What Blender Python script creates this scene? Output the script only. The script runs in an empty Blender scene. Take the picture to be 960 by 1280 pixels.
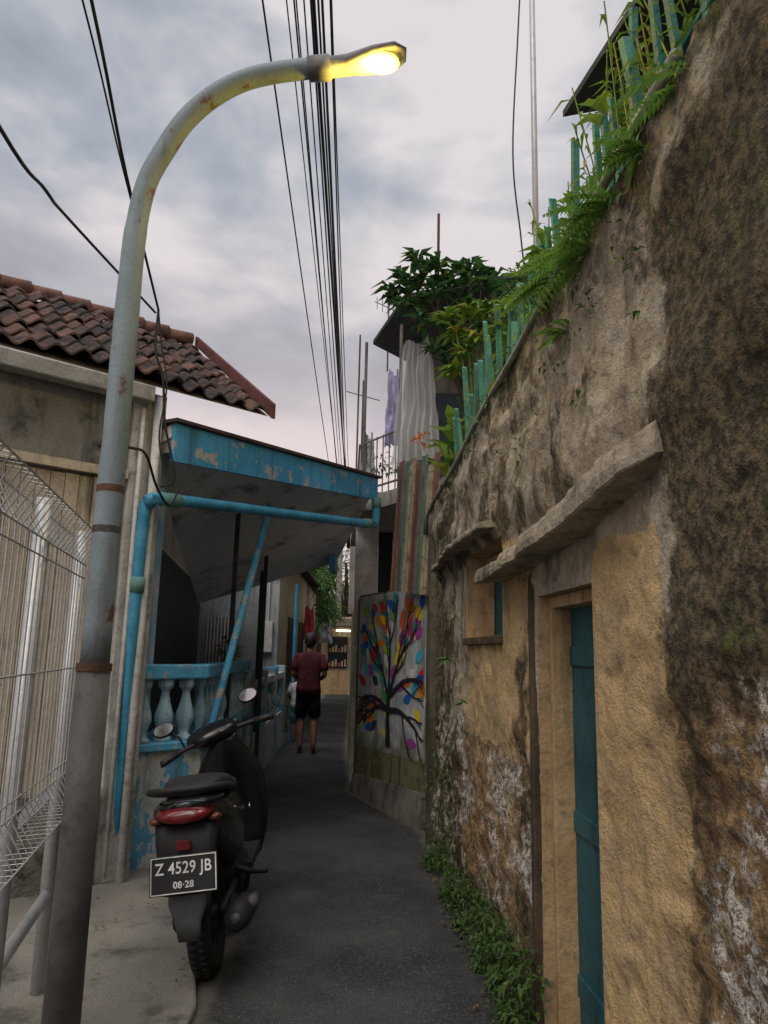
import bpy, math, random
from mathutils import Vector as V, Matrix, noise
rnd=random.Random(7)
scene=bpy.context.scene
scene.view_settings.view_transform='Standard'; scene.view_settings.look='None'; scene.view_settings.exposure=0; scene.view_settings.gamma=1
rad=math.radians
# ---------------------------------------------------------------- materials
class G:
    def __init__(s,name,rough=.8,spec=.3,metal=0):
        m=bpy.data.materials.new(name); m.use_nodes=True
        s.m=m; s.nt=m.node_tree; s.b=s.nt.nodes['Principled BSDF']
        s.set(s.b,'Roughness',rough); s.set(s.b,'Specular IOR Level',spec); s.set(s.b,'Metallic',metal)
        s.tc=s.nt.nodes.new('ShaderNodeTexCoord'); s.o=s.tc.outputs['Object']
    def set(s,n,i,v):
        sk=n.inputs[i]
        if isinstance(v,bpy.types.NodeSocket): s.nt.links.new(v,sk)
        elif isinstance(v,(tuple,list)) and len(v)==3 and len(sk.default_value)==4: sk.default_value=(*v,1)
        else: sk.default_value=v
    def noise(s,scale,detail=6,rough=.6,vec=None,dist=0):
        n=s.nt.nodes.new('ShaderNodeTexNoise')
        s.set(n,'Vector',vec or s.o); s.set(n,'Scale',scale); s.set(n,'Detail',min(detail,5)); s.set(n,'Roughness',rough); s.set(n,'Distortion',dist)
        return n.outputs['Fac']
    def map(s,sc,loc=(0,0,0)):
        n=s.nt.nodes.new('ShaderNodeMapping'); s.set(n,'Vector',s.o)
        n.inputs['Scale'].default_value=sc; n.inputs['Location'].default_value=loc
        return n.outputs[0]
    def ramp(s,f,a,b):
        n=s.nt.nodes.new('ShaderNodeMapRange'); n.interpolation_type='SMOOTHSTEP'
        s.set(n,'Value',f); n.inputs['From Min'].default_value=a; n.inputs['From Max'].default_value=b
        return n.outputs[0]
    def mix(s,f,a,b,mode='MIX'):
        n=s.nt.nodes.new('ShaderNodeMix'); n.data_type='RGBA'; n.blend_type=mode
        for i,v in ((0,f),(6,a),(7,b)):
            s.set(n,i,v)
        return n.outputs[2]
    def math(s,op,a,b=0.0):
        n=s.nt.nodes.new('ShaderNodeMath'); n.operation=op; s.set(n,0,a); s.set(n,1,b); return n.outputs[0]
    def attr(s,name):
        n=s.nt.nodes.new('ShaderNodeAttribute'); n.attribute_name=name; return n
    def sep(s,v):
        n=s.nt.nodes.new('ShaderNodeSeparateXYZ'); s.set(n,0,v); return n.outputs
    def island(s):
        n=s.nt.nodes.new('ShaderNodeNewGeometry'); return n.outputs['Random Per Island']
    def col(s,c): s.set(s.b,'Base Color',c)
    def bump(s,h,st=.5,d=.02):
        n=s.nt.nodes.new('ShaderNodeBump'); s.set(n,'Height',h); n.inputs['Strength'].default_value=st; n.inputs['Distance'].default_value=d
        s.nt.links.new(n.outputs[0],s.b.inputs['Normal'])
def weath(name,a,b,dark,scale=3,rough=.85,stain=.55,streak=.55,bump=.4,fine=60,spec=.25,metal=0,peel=None,peelt=.55):
    g=G(name,rough,spec,metal)
    n1=g.noise(scale,3,.6); n2=g.noise(scale*3.1,5,.65); n3=g.noise(fine,2,.6)
    sv=g.map((9,9,.7)); n4=g.noise(1.0,4,.65,sv)
    c=g.mix(g.ramp(n1,.35,.65),a,b)
    if peel: c=g.mix(g.ramp(n2,peelt,peelt+.03),c,peel)
    c=g.mix(g.math('MULTIPLY',g.ramp(n2,.5,.72),stain),c,dark)
    c=g.mix(g.math('MULTIPLY',g.ramp(n4,.5,.7),streak),c,dark)
    c=g.mix(g.math('MULTIPLY',g.ramp(n3,.35,.75),.25),c,dark)
    g.col(c); g.bump(g.math('ADD',n2,g.math('MULTIPLY',n3,.35)),bump,.02)
    return g.m
def plain(name,c,rough=.6,spec=.4,metal=0,var=.25,scale=12):
    g=G(name,rough,spec,metal); n=g.noise(scale,3,.6)
    d=tuple(x*(1-var) for x in c); e=tuple(min(1,x*(1+var)) for x in c)
    g.col(g.mix(g.ramp(n,.3,.7),d,e)); g.set(g.b,'Roughness',g.math('ADD',g.math('MULTIPLY',n,.2),rough-.1)); return g.m
def leafmat(name,c1,c2,c3=None):
    g=G(name,.5,.3); i=g.island()
    c=g.mix(i,c1,c2)
    if c3: c=g.mix(g.ramp(i,.82,.95),c,c3)
    g.col(c)
    tr=g.nt.nodes.new('ShaderNodeBsdfTranslucent'); g.set(tr,'Color',c)
    ms=g.nt.nodes.new('ShaderNodeMixShader'); ms.inputs[0].default_value=.35
    g.nt.links.new(g.b.outputs[0],ms.inputs[1]); g.nt.links.new(tr.outputs[0],ms.inputs[2])
    g.nt.links.new(ms.outputs[0],g.nt.nodes['Material Output'].inputs[0])
    return g.m
# ---------------------------------------------------------------- mesh builder
class MB:
    def __init__(s): s.v=[]; s.f=[]; s.mi=[]; s.cur=0
    def add(s,vs,fs):
        o=len(s.v); s.v+= [tuple(p) for p in vs]
        for f in fs: s.f.append(tuple(i+o for i in f)); s.mi.append(s.cur)
    def box(s,x0,x1,y0,y1,z0,z1): s.obox(V(((x0+x1)/2,(y0+y1)/2,(z0+z1)/2)),V(((x1-x0)/2,0,0)),V((0,(y1-y0)/2,0)),V((0,0,(z1-z0)/2)))
    def obox(s,c,a,b,d):
        vs=[c+a*i+b*j+d*k for k in(-1,1) for j in(-1,1) for i in(-1,1)]
        s.add(vs,[(0,2,3,1),(4,5,7,6),(0,1,5,4),(2,6,7,3),(0,4,6,2),(1,3,7,5)])
    def wall(s,p,q,th,z0,z1,z1b=None):
        p=V(p);q=V(q);d=(q-p).normalized();n=V((-d.y,d.x))*th
        z1b=z1 if z1b is None else z1b
        vs=[(p.x,p.y,z0),(q.x,q.y,z0),(q.x+n.x,q.y+n.y,z0),(p.x+n.x,p.y+n.y,z0),(p.x,p.y,z1),(q.x,q.y,z1b),(q.x+n.x,q.y+n.y,z1b),(p.x+n.x,p.y+n.y,z1)]
        s.add(vs,[(0,3,2,1),(4,5,6,7),(0,1,5,4),(1,2,6,5),(2,3,7,6),(3,0,4,7)])
    def poly(s,pts,th):
        n=len(pts); vs=[V(p) for p in pts]+[V(p)-V((0,0,th)) for p in pts]
        s.add(vs,[tuple(range(n)),tuple(range(2*n-1,n-1,-1))]+[(i,i+n,(i+1)%n+n,(i+1)%n) for i in range(n)])
    def loft(s,rings,cap=True):
        n=len(rings[0]); vs=[p for r in rings for p in r]; fs=[]
        for k in range(len(rings)-1):
            for i in range(n):
                j=(i+1)%n; fs.append((k*n+i,k*n+j,(k+1)*n+j,(k+1)*n+i))
        if cap: fs.append(tuple(range(n-1,-1,-1))); fs.append(tuple((len(rings)-1)*n+i for i in range(n)))
        s.add(vs,fs)
    def tube(s,path,r,n=8,cap=True):
        path=[V(p) for p in path]; L=len(path); rr=r if isinstance(r,(list,tuple)) else [r]*L
        rings=[]; up=None
        for i,p in enumerate(path):
            t=(path[min(i+1,L-1)]-path[max(i-1,0)]).normalized()
            if up is None:
                up=V((0,0,1)) if abs(t.z)<.9 else V((1,0,0))
            a=(up-t*up.dot(t)).normalized(); up=a; b=t.cross(a)
            rings.append([p+(a*math.cos(2*math.pi*k/n)+b*math.sin(2*math.pi*k/n))*rr[i] for k in range(n)])
        s.loft(rings,cap)
    def ell(s,c,rx,ry,rz,nu=14,nv=9,rot=None):
        c=V(c); rings=[]
        for j in range(1,nv):
            ph=math.pi*j/nv
            ring=[]
            for i in range(nu):
                th=2*math.pi*i/nu; p=V((rx*math.sin(ph)*math.cos(th),ry*math.sin(ph)*math.sin(th),-rz*math.cos(ph)))
                if rot: p=rot@p
                ring.append(c+p)
            rings.append(ring)
        s.loft(rings)
    def lathe(s,c,prof,n=14):
        c=V(c); s.loft([[c+V((r*math.cos(2*math.pi*i/n),r*math.sin(2*math.pi*i/n),z)) for i in range(n)] for r,z in prof])
    def torusx(s,c,R,ry,rx,n=36,m=10):
        c=V(c); o=[]; fs=[]
        for i in range(n):
            a=2*math.pi*i/n
            for j in range(m):
                b=2*math.pi*j/m; q=R+ry*math.cos(b)
                o.append(c+V((rx*math.sin(b),q*math.cos(a),q*math.sin(a))))
        for i in range(n):
            for j in range(m):
                fs.append((i*m+j,i*m+(j+1)%m,((i+1)%n)*m+(j+1)%m,((i+1)%n)*m+j))
        s.add(o,fs)
    def leaf(s,b,d,L,W,droop=.3,fold=.25):
        b=V(b); d=V(d).normalized(); sd=d.cross(V((0,0,1)))
        if sd.length<.05: sd=V((1,0,0))
        sd.normalize(); up=sd.cross(d)
        m=b+d*L*.45+up*L*droop*.15; t=b+d*L-V((0,0,1))*L*droop
        l=m+sd*W*.5+up*W*fold; r=m-sd*W*.5+up*W*fold
        s.add([b,l,m,r,t],[(0,2,1),(0,3,2),(1,2,4),(2,3,4)])
    def xf(s,M): s.v=[tuple(M@V(p)) for p in s.v]; return s
    def obj(s,name,mats,parent=None,smooth=False,bevel=0):
        me=bpy.data.meshes.new(name); me.from_pydata(s.v,[],s.f)
        for m in (mats if isinstance(mats,list) else [mats]): me.materials.append(m)
        me.polygons.foreach_set('material_index',s.mi)
        if smooth: me.polygons.foreach_set('use_smooth',[True]*len(s.f))
        me.update()
        o=bpy.data.objects.new(name,me); scene.collection.objects.link(o)
        if parent: o.parent=parent
        if bevel:
            b=o.modifiers.new('b','BEVEL'); b.width=bevel; b.segments=2; b.limit_method='ANGLE'
        return o
def empty(name,mat=None):
    e=bpy.data.objects.new(name,None); scene.collection.objects.link(e); e.empty_display_size=.2
    if mat: e.matrix_world=mat
    return e
def sup(c,ax,ay,rx,ry,n=16,p=2.6):
    out=[]
    for i in range(n):
        a=2*math.pi*i/n; ca,sa=math.cos(a),math.sin(a)
        out.append(V(c)+V(ax)*rx*math.copysign(abs(ca)**(2/p),ca)+V(ay)*ry*math.copysign(abs(sa)**(2/p),sa))
    return out
def fb(x,y,z,o=4):
    return noise.fractal(V((x,y,z)),.9,2.0,o)
def roughen(o,amp,sc):
    for v in o.data.vertices:
        p=v.co; n=V((fb(p.x*sc,p.y*sc,p.z*sc),fb(p.x*sc+9,p.y*sc,p.z*sc),fb(p.x*sc,p.y*sc+7,p.z*sc)))
        v.co=p+n*amp
def smooth_path(P,n=8):
    P=[V(p) for p in P]; out=[]
    for i in range(len(P)-1):
        p0=P[max(i-1,0)];p1=P[i];p2=P[i+1];p3=P[min(i+2,len(P)-1)]
        for k in range(n):
            t=k/n; out.append(.5*((2*p1)+(p2-p0)*t+(2*p0-5*p1+4*p2-p3)*t*t+(3*p1-p0-3*p2+p3)*t**3))
    out.append(P[-1]); return out
# ---------------------------------------------------------------- material library
M_conc=weath('grey_concrete',(.26,.25,.23),(.36,.34,.30),(.07,.065,.055))
M_concd=weath('dark_stained_concrete',(.13,.12,.105),(.2,.185,.16),(.03,.028,.022))
M_white=weath('dirty_white_paint',(.62,.61,.57),(.48,.48,.46),(.14,.13,.11),stain=.5)
M_cream=weath('cream_paint',(.55,.47,.33),(.46,.4,.29),(.15,.12,.08))
M_blue=weath('light_blue_peeling_paint',(.08,.36,.60),(.12,.45,.68),(.05,.10,.13),scale=4,peel=(.5,.5,.46),peelt=.56,stain=.3,streak=.3,rough=.6)
M_blue2=weath('blue_fascia_paint',(.05,.29,.50),(.08,.38,.62),(.04,.06,.07),scale=2.2,peel=(.50,.48,.44),peelt=.58,stain=.3,streak=.6,rough=.6)
M_bluepl=weath('blue_white_plaster',(.08,.30,.48),(.18,.44,.62),(.06,.08,.08),scale=1.6,peel=(.52,.53,.51),peelt=.48,stain=.4,streak=.6)
M_teal=weath('blue_pipe_paint',(.04,.24,.40),(.07,.32,.50),(.04,.06,.07),scale=6,rough=.45,stain=.3,streak=.2,bump=.1)
M_dark=plain('dark_interior',(.012,.014,.018),.8)
M_navy=plain('dark_navy_paint',(.015,.025,.035),.6)
M_woodo=weath('ochre_painted_wood',(.38,.26,.13),(.45,.33,.18),(.10,.07,.04),scale=5)
M_woodd=weath('dark_wood',(.07,.05,.035),(.11,.08,.05),(.02,.015,.01),scale=5)
M_door=weath('teal_door_paint',(.015,.075,.095),(.028,.105,.12),(.010,.03,.035),scale=3,rough=.5,stain=.5,streak=.7,bump=.2)
M_steel=weath('galvanised_steel',(.46,.47,.47),(.54,.54,.54),(.20,.19,.18),scale=8,rough=.45,metal=.4,stain=.3,streak=.3,bump=.1)
M_pole=weath('pole_grey_paint',(.20,.25,.27),(.25,.31,.33),(.12,.11,.10),scale=2.5,rough=.5,peel=(.17,.075,.035),peelt=.60,stain=.35,streak=.55,bump=.12)
M_poled=weath('pole_weathered_steel',(.10,.10,.10),(.15,.145,.14),(.06,.035,.022),scale=4,rough=.55,stain=.5,streak=.5,bump=.15)
M_rust=weath('rust',(.10,.055,.035),(.15,.08,.05),(.04,.025,.02),scale=8)
M_black=plain('black_rubber',(.012,.012,.012),.75)
M_cable=plain('cable_black',(.01,.01,.011),.7)
M_gloss=plain('black_gloss_plastic',(.008,.008,.010),.2,.5,var=.1)
M_matte=plain('black_matte_plastic',(.014,.014,.015),.6)
M_grey=plain('grey_plastic',(.09,.09,.095),.5)
M_chrome=plain('chrome',(.75,.76,.78),.15,.5,1,var=.05)
M_mirror=plain('mirror_glass',(.75,.77,.78),.10,.5,1,var=.01)
M_red=plain('red_lens',(.14,.008,.010),.15,.6)
M_plw=plain('number_white',(.75,.75,.72),.5)
M_plb=plain('number_plate_black',(.015,.015,.017),.4)
M_greenp=weath('green_picket_paint',(.03,.15,.13),(.06,.26,.20),(.03,.05,.03),scale=5,peel=(.22,.30,.10),peelt=.56,rough=.6,stain=.6,streak=.6)
L_green=leafmat('leaf_green',(.03,.085,.022),(.07,.17,.04),(.18,.22,.045))
L_dark=leafmat('leaf_dark_green',(.03,.085,.028),(.065,.155,.04),(.14,.19,.045))
L_lime=leafmat('leaf_yellow_green',(.12,.22,.03),(.22,.33,.05),(.35,.3,.05))
L_fern=leafmat('leaf_fern',(.09,.20,.035),(.17,.31,.07))
L_creep=leafmat('leaf_creeper',(.035,.08,.02),(.09,.16,.035))
L_dry=leafmat('leaf_dry',(.12,.07,.03),(.2,.13,.05))
L_or=leafmat('flower_orange',(.5,.14,.02),(.6,.22,.03))
# ---------------------------------------------------------------- camera
cam=bpy.data.cameras.new('camera'); co=bpy.data.objects.new('camera',cam); scene.collection.objects.link(co)
cam.sensor_fit='VERTICAL'; cam.sensor_height=36; cam.lens=26; cam.clip_start=.05; cam.clip_end=2000
co.matrix_world=Matrix.Translation((0,0,1.5))@Matrix.Rotation(rad(100.7),4,'X')@Matrix.Rotation(rad(1.3),4,'Z')
scene.camera=co
# ---------------------------------------------------------------- world
w=bpy.data.worlds.new('World'); scene.world=w; w.use_nodes=True; nt=w.node_tree; nt.nodes.clear()
N=nt.nodes.new; LK=nt.links.new
out=N('ShaderNodeOutputWorld'); tc=N('ShaderNodeTexCoord')
sky=N('ShaderNodeTexSky'); sky.sky_type='NISHITA'; sky.sun_disc=False; sky.sun_elevation=rad(55); sky.sun_rotation=rad(200)
b1=N('ShaderNodeBackground'); b1.inputs[1].default_value=.07; LK(sky.outputs[0],b1.inputs[0])
mp=N('ShaderNodeMapping'); mp.inputs['Scale'].default_value=(1,1,1.9); mp.inputs['Location'].default_value=(.62,.1,.2); LK(tc.outputs['Generated'],mp.inputs[0])
n1=N('ShaderNodeTexNoise'); n1.inputs['Scale'].default_value=3.0; n1.inputs['Detail'].default_value=5; n1.inputs['Roughness'].default_value=.52; n1.inputs['Distortion'].default_value=.2; LK(mp.outputs[0],n1.inputs[0])
cr=N('ShaderNodeValToRGB'); LK(n1.outputs[0],cr.inputs[0])
e=cr.color_ramp.elements; e[0].position=.36; e[0].color=(.29,.33,.39,1); e[1].position=.62; e[1].color=(.82,.77,.78,1)
q=e.new(.49); q.color=(.46,.49,.55,1)
sp=N('ShaderNodeSeparateXYZ'); LK(tc.outputs['Generated'],sp.inputs[0])
mr=N('ShaderNodeMapRange'); mr.inputs['From Min'].default_value=.55; mr.inputs['From Max'].default_value=.0; mr.inputs['To Min'].default_value=0; mr.inputs['To Max'].default_value=.85; LK(sp.outputs[2],mr.inputs[0])
mx=N('ShaderNodeMix'); mx.data_type='RGBA'; LK(mr.outputs[0],mx.inputs[0]); LK(cr.outputs[0],mx.inputs[6]); mx.inputs[7].default_value=(.92,.70,.66,1)
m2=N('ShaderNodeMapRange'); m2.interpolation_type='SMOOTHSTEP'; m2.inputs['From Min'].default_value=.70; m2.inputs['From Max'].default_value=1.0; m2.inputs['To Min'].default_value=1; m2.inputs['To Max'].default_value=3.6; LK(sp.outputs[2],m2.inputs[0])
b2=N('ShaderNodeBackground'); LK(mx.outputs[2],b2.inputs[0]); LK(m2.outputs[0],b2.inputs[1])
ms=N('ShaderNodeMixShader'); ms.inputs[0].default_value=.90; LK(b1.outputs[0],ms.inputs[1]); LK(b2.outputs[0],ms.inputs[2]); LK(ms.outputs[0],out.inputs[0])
sl=bpy.data.lights.new('sun','SUN'); sl.energy=1.5; sl.angle=rad(40); sl.color=(1,.91,.80)
so=bpy.data.objects.new('sun',sl); scene.collection.objects.link(so)
so.rotation_euler=V((.42,.75,-1)).to_track_quat('-Z','Y').to_euler()
# ---------------------------------------------------------------- ground
g=G('dirt_ground',.95,.2); n=g.noise(1.5,6); g.col(g.mix(n,(.10,.09,.075),(.2,.18,.15))); g.bump(g.noise(20),.4,.02); M_ground=g.m
g=G('asphalt',.8,.25); n=g.noise(1.1,5); n2=g.noise(95,3,.7); n3=g.noise(5,5,.7)
c=g.mix(g.ramp(n,.35,.65),(.026,.027,.029),(.060,.060,.060)); c=g.mix(g.ramp(n2,.53,.70),c,(.16,.16,.155)); c=g.mix(g.math('MULTIPLY',g.ramp(n3,.5,.7),.5),c,(.085,.08,.072))
ed=g.attr('edge').outputs['Fac']; c=g.mix(g.math('MULTIPLY',g.ramp(g.math('ADD',ed,g.math('SUBTRACT',n3,.5)),.4,.8),.7),c,(.17,.155,.13))
g.col(c); g.bump(g.math('ADD',n2,g.math('MULTIPLY',n,1.5)),.8,.015); M_asph=g.m
mb=MB(); mb.add([(-150,-150,-.004),(150,-150,-.004),(150,150,-.004),(-150,150,-.004)],[(0,1,2,3)]); mb.obj('ground',M_ground)
Rt=[(.95,-3),(.67,3.3),(.47,6.0),(.40,6.75),(-.25,8.3),(-.48,12),(-.95,25),(-1.2,33)]
Lt=[(-2.2,33),(-1.7,20),(-1.6,12),(-1.45,8.2),(-1.3,5.5),(-1.3,4.2),(-1.3,-3)]
mb=MB()
def ipt(P,y):
    P=sorted(P,key=lambda p:p[1])
    for a,b in zip(P,P[1:]):
        if a[1]<=y<=b[1]: return a[0]+(b[0]-a[0])*(y-a[1])/(b[1]-a[1])
    return P[0][0] if y<P[0][1] else P[-1][0]
vs=[];fs=[];edg=[]; ys=[-3+.15*i for i in range(241)]; K=20
for y in ys:
    l=ipt(Lt,y)+.02*fb(y*1.5,0,3); r=ipt(Rt,y)+.025*fb(y*2,5,0)
    for k in range(K+1):
        t=k/K; x=l+(r-l)*t; vs.append((x,y,.004+.012*math.sin(t*math.pi)+.006*(fb(x*1.2,y*.8,1)+.6)))
        lv=x-(-.74 if y<4.3 else l); edg.append(max(0,1-min(abs(lv),r-x)/.16))
for i in range(len(ys)-1):
    for k in range(K): a=i*(K+1)+k; fs.append((a,a+1,a+K+2,a+K+1))
mb.add(vs,fs); o=mb.obj('asphalt_road',M_asph,smooth=True)
A=o.data.attributes.new('edge','FLOAT','POINT'); A.data.foreach_set('value',edg)
M_apron=weath('apron_concrete',(.24,.225,.195),(.15,.14,.125),(.05,.046,.04),scale=1.3,stain=.8,streak=.0,fine=90,bump=.7)
mb=MB(); mb.poly([(-.80,-3,.055),(-.74,1.5,.055),(-.73,2.4,.052),(-.715,3.0,.05),(-.73,3.4,.05),(-.86,3.9,.05),(-1.06,4.5,.05),(-1.30,5.25,.06),(-1.8,5.2,.09),(-2.6,4.4,.10),(-3.5,3,.10),(-3.5,-3,.10)],.2)
mb.obj('concrete_pavement',M_apron,bevel=.015)
mb=MB()
kr=[(p[0]+.0,p[1]) for p in Rt if 5.5<p[1]<26]
for a,b in zip(kr,kr[1:]):
    mb.wall((a[0],a[1]),(b[0],b[1]),-.09,-.05,.09)
mb.obj('kerb',M_concd,bevel=.01)
# ---------------------------------------------------------------- right retaining wall
def wx(y): return .908-.073*y
def wt(y): return 2.71+(6.5-y)*.0735
def ss(a,b,x):
    t=max(0,min(1,(x-a)/(b-a))); return t*t*(3-2*t)
g=G('weathered_plaster_wall',.9,.2)
at=g.attr('reg'); S=g.sep(at.outputs['Vector']); mo=g.attr('moss').outputs['Fac']
n1=g.noise(2.0,5,.62); n2=g.noise(7,5,.68); n3=g.noise(32,5,.68); n4=g.noise(130,3,.65); st=g.noise(1.0,5,.62,g.map((5,5,.9)))
n5=g.noise(3.0,5,.72,g.map((1,1,1),(5,3,2)))
def msk(s,nz,k,w=.06):
    v=g.math('ADD',s,g.math('MULTIPLY',g.math('SUBTRACT',nz,.5),k)); return g.ramp(v,.5-w,.5+w)
tan=g.mix(g.ramp(n1,.35,.62),(.43,.36,.26),(.30,.26,.20))
tan=g.mix(g.math('MULTIPLY',g.ramp(n3,.45,.68),.45),tan,(.17,.145,.11))
tan=g.mix(g.math('MULTIPLY',g.ramp(n2,.50,.60),.7),tan,(.50,.45,.37))
c=tan
flk=g.mix(g.ramp(n3,.44,.52),(.19,.13,.08),(.66,.62,.56)); flk=g.mix(g.math('MULTIPLY',g.ramp(n4,.50,.62),.75),flk,(.12,.085,.055))
flk=g.mix(g.ramp(n5,.54,.44),g.mix(g.ramp(n3,.4,.65),(.36,.24,.12),(.13,.09,.055)),flk)
c=g.mix(msk(S[2],n2,1.5,.08),c,flk)
och=g.mix(g.ramp(n2,.4,.65),(.55,.39,.20),(.46,.34,.20)); och=g.mix(g.math('MULTIPLY',g.ramp(n3,.52,.68),.4),och,(.24,.17,.10))
och=g.mix(g.math('MULTIPLY',g.ramp(n5,.52,.68),.45),och,(.26,.18,.10))
c=g.mix(msk(S[0],n2,1.1,.05),c,och)
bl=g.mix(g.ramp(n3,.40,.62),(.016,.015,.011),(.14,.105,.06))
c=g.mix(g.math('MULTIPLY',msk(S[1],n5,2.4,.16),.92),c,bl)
c=g.mix(g.math('MULTIPLY',g.ramp(st,.54,.68),g.math('SUBTRACT',.75,g.math('MULTIPLY',S[0],.35))),c,(.05,.042,.03))
c=g.mix(g.math('MULTIPLY',msk(mo,n2,1.6,.12),.85),c,g.mix(g.ramp(n3,.4,.6),(.032,.038,.015),(.095,.10,.035)))
g.col(c)
h=g.math('ADD',g.math('MULTIPLY',n2,.8),g.math('MULTIPLY',n3,g.math('ADD',.5,g.math('MULTIPLY',S[2],1.0))))
h=g.math('ADD',h,g.math('MULTIPLY',n4,.25))
g.bump(h,.9,.03); M_wall=g.m
DY0,DY1,DZ=2.55,3.21,1.75
WY0,WY1,WZ0,WZ1=3.85,4.87,1.60,2.12
rw=empty('retaining_wall')
def wallobj():
    step=.02
    Y=[-1.6+step*i for i in range(401)]; Z=[step*i for i in range(0,151)]
    def snap(A,vals):
        for v in vals:
            i=min(range(len(A)),key=lambda k:abs(A[k]-v)); A[i]=v
    snap(Y,(DY0,DY1,WY0,WY1)); snap(Z,(DZ,WZ0,WZ1))
    vs=[];reg=[];mos=[]
    nz=len(Z)+6
    for y in Y:
        T=wt(y)+.05*fb(y*1.5,3,3)+.02*fb(y*7,1,3)
        for j in range(nz):
            back=0
            if j<len(Z):
                zz=Z[j]; z=zz if zz<2.2 else 2.2+(zz-2.2)*(T-2.2)/.8
            else:
                k=j-len(Z)+1; back=[.02,.06,.12,.2,.32,.5][k-1]; z=T+[.012,.025,.04,.05,.07,.1][k-1]+.02*fb(y*4,back*9,2)
            o=.03*fb(y*.9,z*.9,1,3)+.011*fb(y*4,z*4,5)+.006*fb(y*15,z*15,7,3)
            pl_=ss(.05,.12,fb(y*1.8,z*1.8,11,5)); o-=.013*pl_
            st=ss(2.2,1.9,y)*ss(1.5,1.1,z)+ss(3.3,3.6,y)*ss(1.25,.9,z)
            o+=st*(.022*fb(y*13,z*13,9,4)-.01)
            o+=.045*ss(2.0,2.25,z)
            o+=.03*math.exp(-((z-(T-.25))/.08)**2)*(fb(y*2,0,0)+.6)
            e=1
            for (a,b,c0,d0) in ((DY0,DY1,-1,DZ),(WY0,WY1,WZ0,WZ1)):
                dy=max(a-y,0,y-b); dz=max(c0-z,0,z-d0); e=min(e,ss(0,.06,math.hypot(dy,dz)))
            o=o*e
            vs.append((wx(y)-o+back,y,z))
            oc=max(ss(1.9,2.05,y)*ss(2.62,2.5,y)*ss(1.95,1.8,z)*.97, ss(3.25,3.4,y)*ss(5.2,4.6,y)*ss(.85,1.15,z)*ss(2.15,2.0,z)*.88, ss(3.3,3.6,y)*ss(5.0,4.4,y)*ss(1.2,.9,z)*.42)
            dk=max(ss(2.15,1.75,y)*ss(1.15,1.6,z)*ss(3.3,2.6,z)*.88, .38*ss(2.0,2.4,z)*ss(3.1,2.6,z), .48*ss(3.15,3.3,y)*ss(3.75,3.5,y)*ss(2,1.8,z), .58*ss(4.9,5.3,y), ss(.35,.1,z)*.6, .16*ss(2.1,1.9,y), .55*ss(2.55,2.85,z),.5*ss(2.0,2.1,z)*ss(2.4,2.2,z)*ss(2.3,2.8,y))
            sb=max(ss(2.12,1.98,y)*ss(1.7,1.3,z)*.98, ss(3.25,3.5,y)*ss(1.3,.95,z)*.85,.20)
            mm=max(ss(.6,.1,z)*.55,ss(4.8,5.6,y)*.50*ss(1.8,1.,z),.46*ss(T-.3,T,z),ss(2.0,1.6,y)*.34*ss(1.2,1.6,z))
            reg.append((oc,dk,sb)); mos.append(mm)
    fs=[]
    for i in range(len(Y)-1):
        ym=(Y[i]+Y[i+1])/2
        for j in range(nz-1):
            if j<len(Z)-1:
                zm=(Z[j]+Z[j+1])/2
                if DY0<ym<DY1 and zm<DZ: continue
                if WY0<ym<WY1 and WZ0<zm<WZ1: continue
            a=i*nz+j; fs.append((a,a+1,a+nz+1,a+nz))
    me=bpy.data.meshes.new('wall_face'); me.from_pydata(vs,[],fs); me.materials.append(M_wall)
    A=me.attributes.new('reg','FLOAT_VECTOR','POINT'); A.data.foreach_set('vector',[c for r in reg for c in r])
    B=me.attributes.new('moss','FLOAT','POINT'); B.data.foreach_set('value',mos)
    me.polygons.foreach_set('use_smooth',[True]*len(fs)); me.update()
    o=bpy.data.objects.new('wall_face',me); scene.collection.objects.link(o); o.parent=rw
wallobj()
mb=MB()
def rv(y0,y1,z0,z1,d,mb):
    a,b=wx(y0),wx(y1)
    mb.add([(b-.0,y1,z0),(b+d,y1,z0),(b+d,y1,z1),(b,y1,z1)],[(0,1,2,3)])
    mb.add([(a,y0,z0),(a+d,y0,z0),(a+d,y0,z1),(a,y0,z1)],[(3,2,1,0)])
    mb.add([(a,y0,z1),(a+d,y0,z1),(b+d,y1,z1),(b,y1,z1)],[(0,1,2,3)])
    mb.add([(a,y0,z0),(a+d,y0,z0),(b+d,y1,z0),(b,y1,z0)],[(3,2,1,0)])
rv(DY0,DY1,-.02,DZ,.3,mb); rv(WY0,WY1,WZ0,WZ1,.3,mb)
M_reveal=weath('ochre_plaster',(.44,.31,.16),(.36,.26,.15),(.10,.07,.045),scale=6)
mb.obj('opening_reveals',M_reveal,rw)
mb=MB()
for (y0,y1,z0,z1,d0,d1) in ((DY1-.05,DY1-.002,0,DZ-.002,.045,.15),(DY0+.002,DY0+.04,0,DZ-.002,.045,.15)):
    mb.box(wx(y0)+d0-.003,wx(y0)+d1,y0,y1,z0,z1)
mb.obox(V(((wx(DY0)+wx(DY1))/2+.1,(DY0+DY1)/2,DZ-.027)),V((.05,0,0)),V((-.024,.29,0)),V((0,0,.025)))
mb.obj('door_frame',M_woodo,rw,bevel=.004)
mb=MB(); 
for k in range(5):
    y0=DY0+.045+k*.114; ym=y0+.056
    mb.obox(V((wx(ym)+.135,ym,.84)),V((.012,0,0)),V((-.004,.054,0)),V((0,0,.86)))
for zz in (.25,.85,1.5): mb.obox(V((wx(2.88)+.12,2.88,zz)),V((.008,0,0)),V((-.02,.27,0)),V((0,0,.04)))
mb.obj('door_panel',M_door,rw,bevel=.004)
mb=MB()
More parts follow.
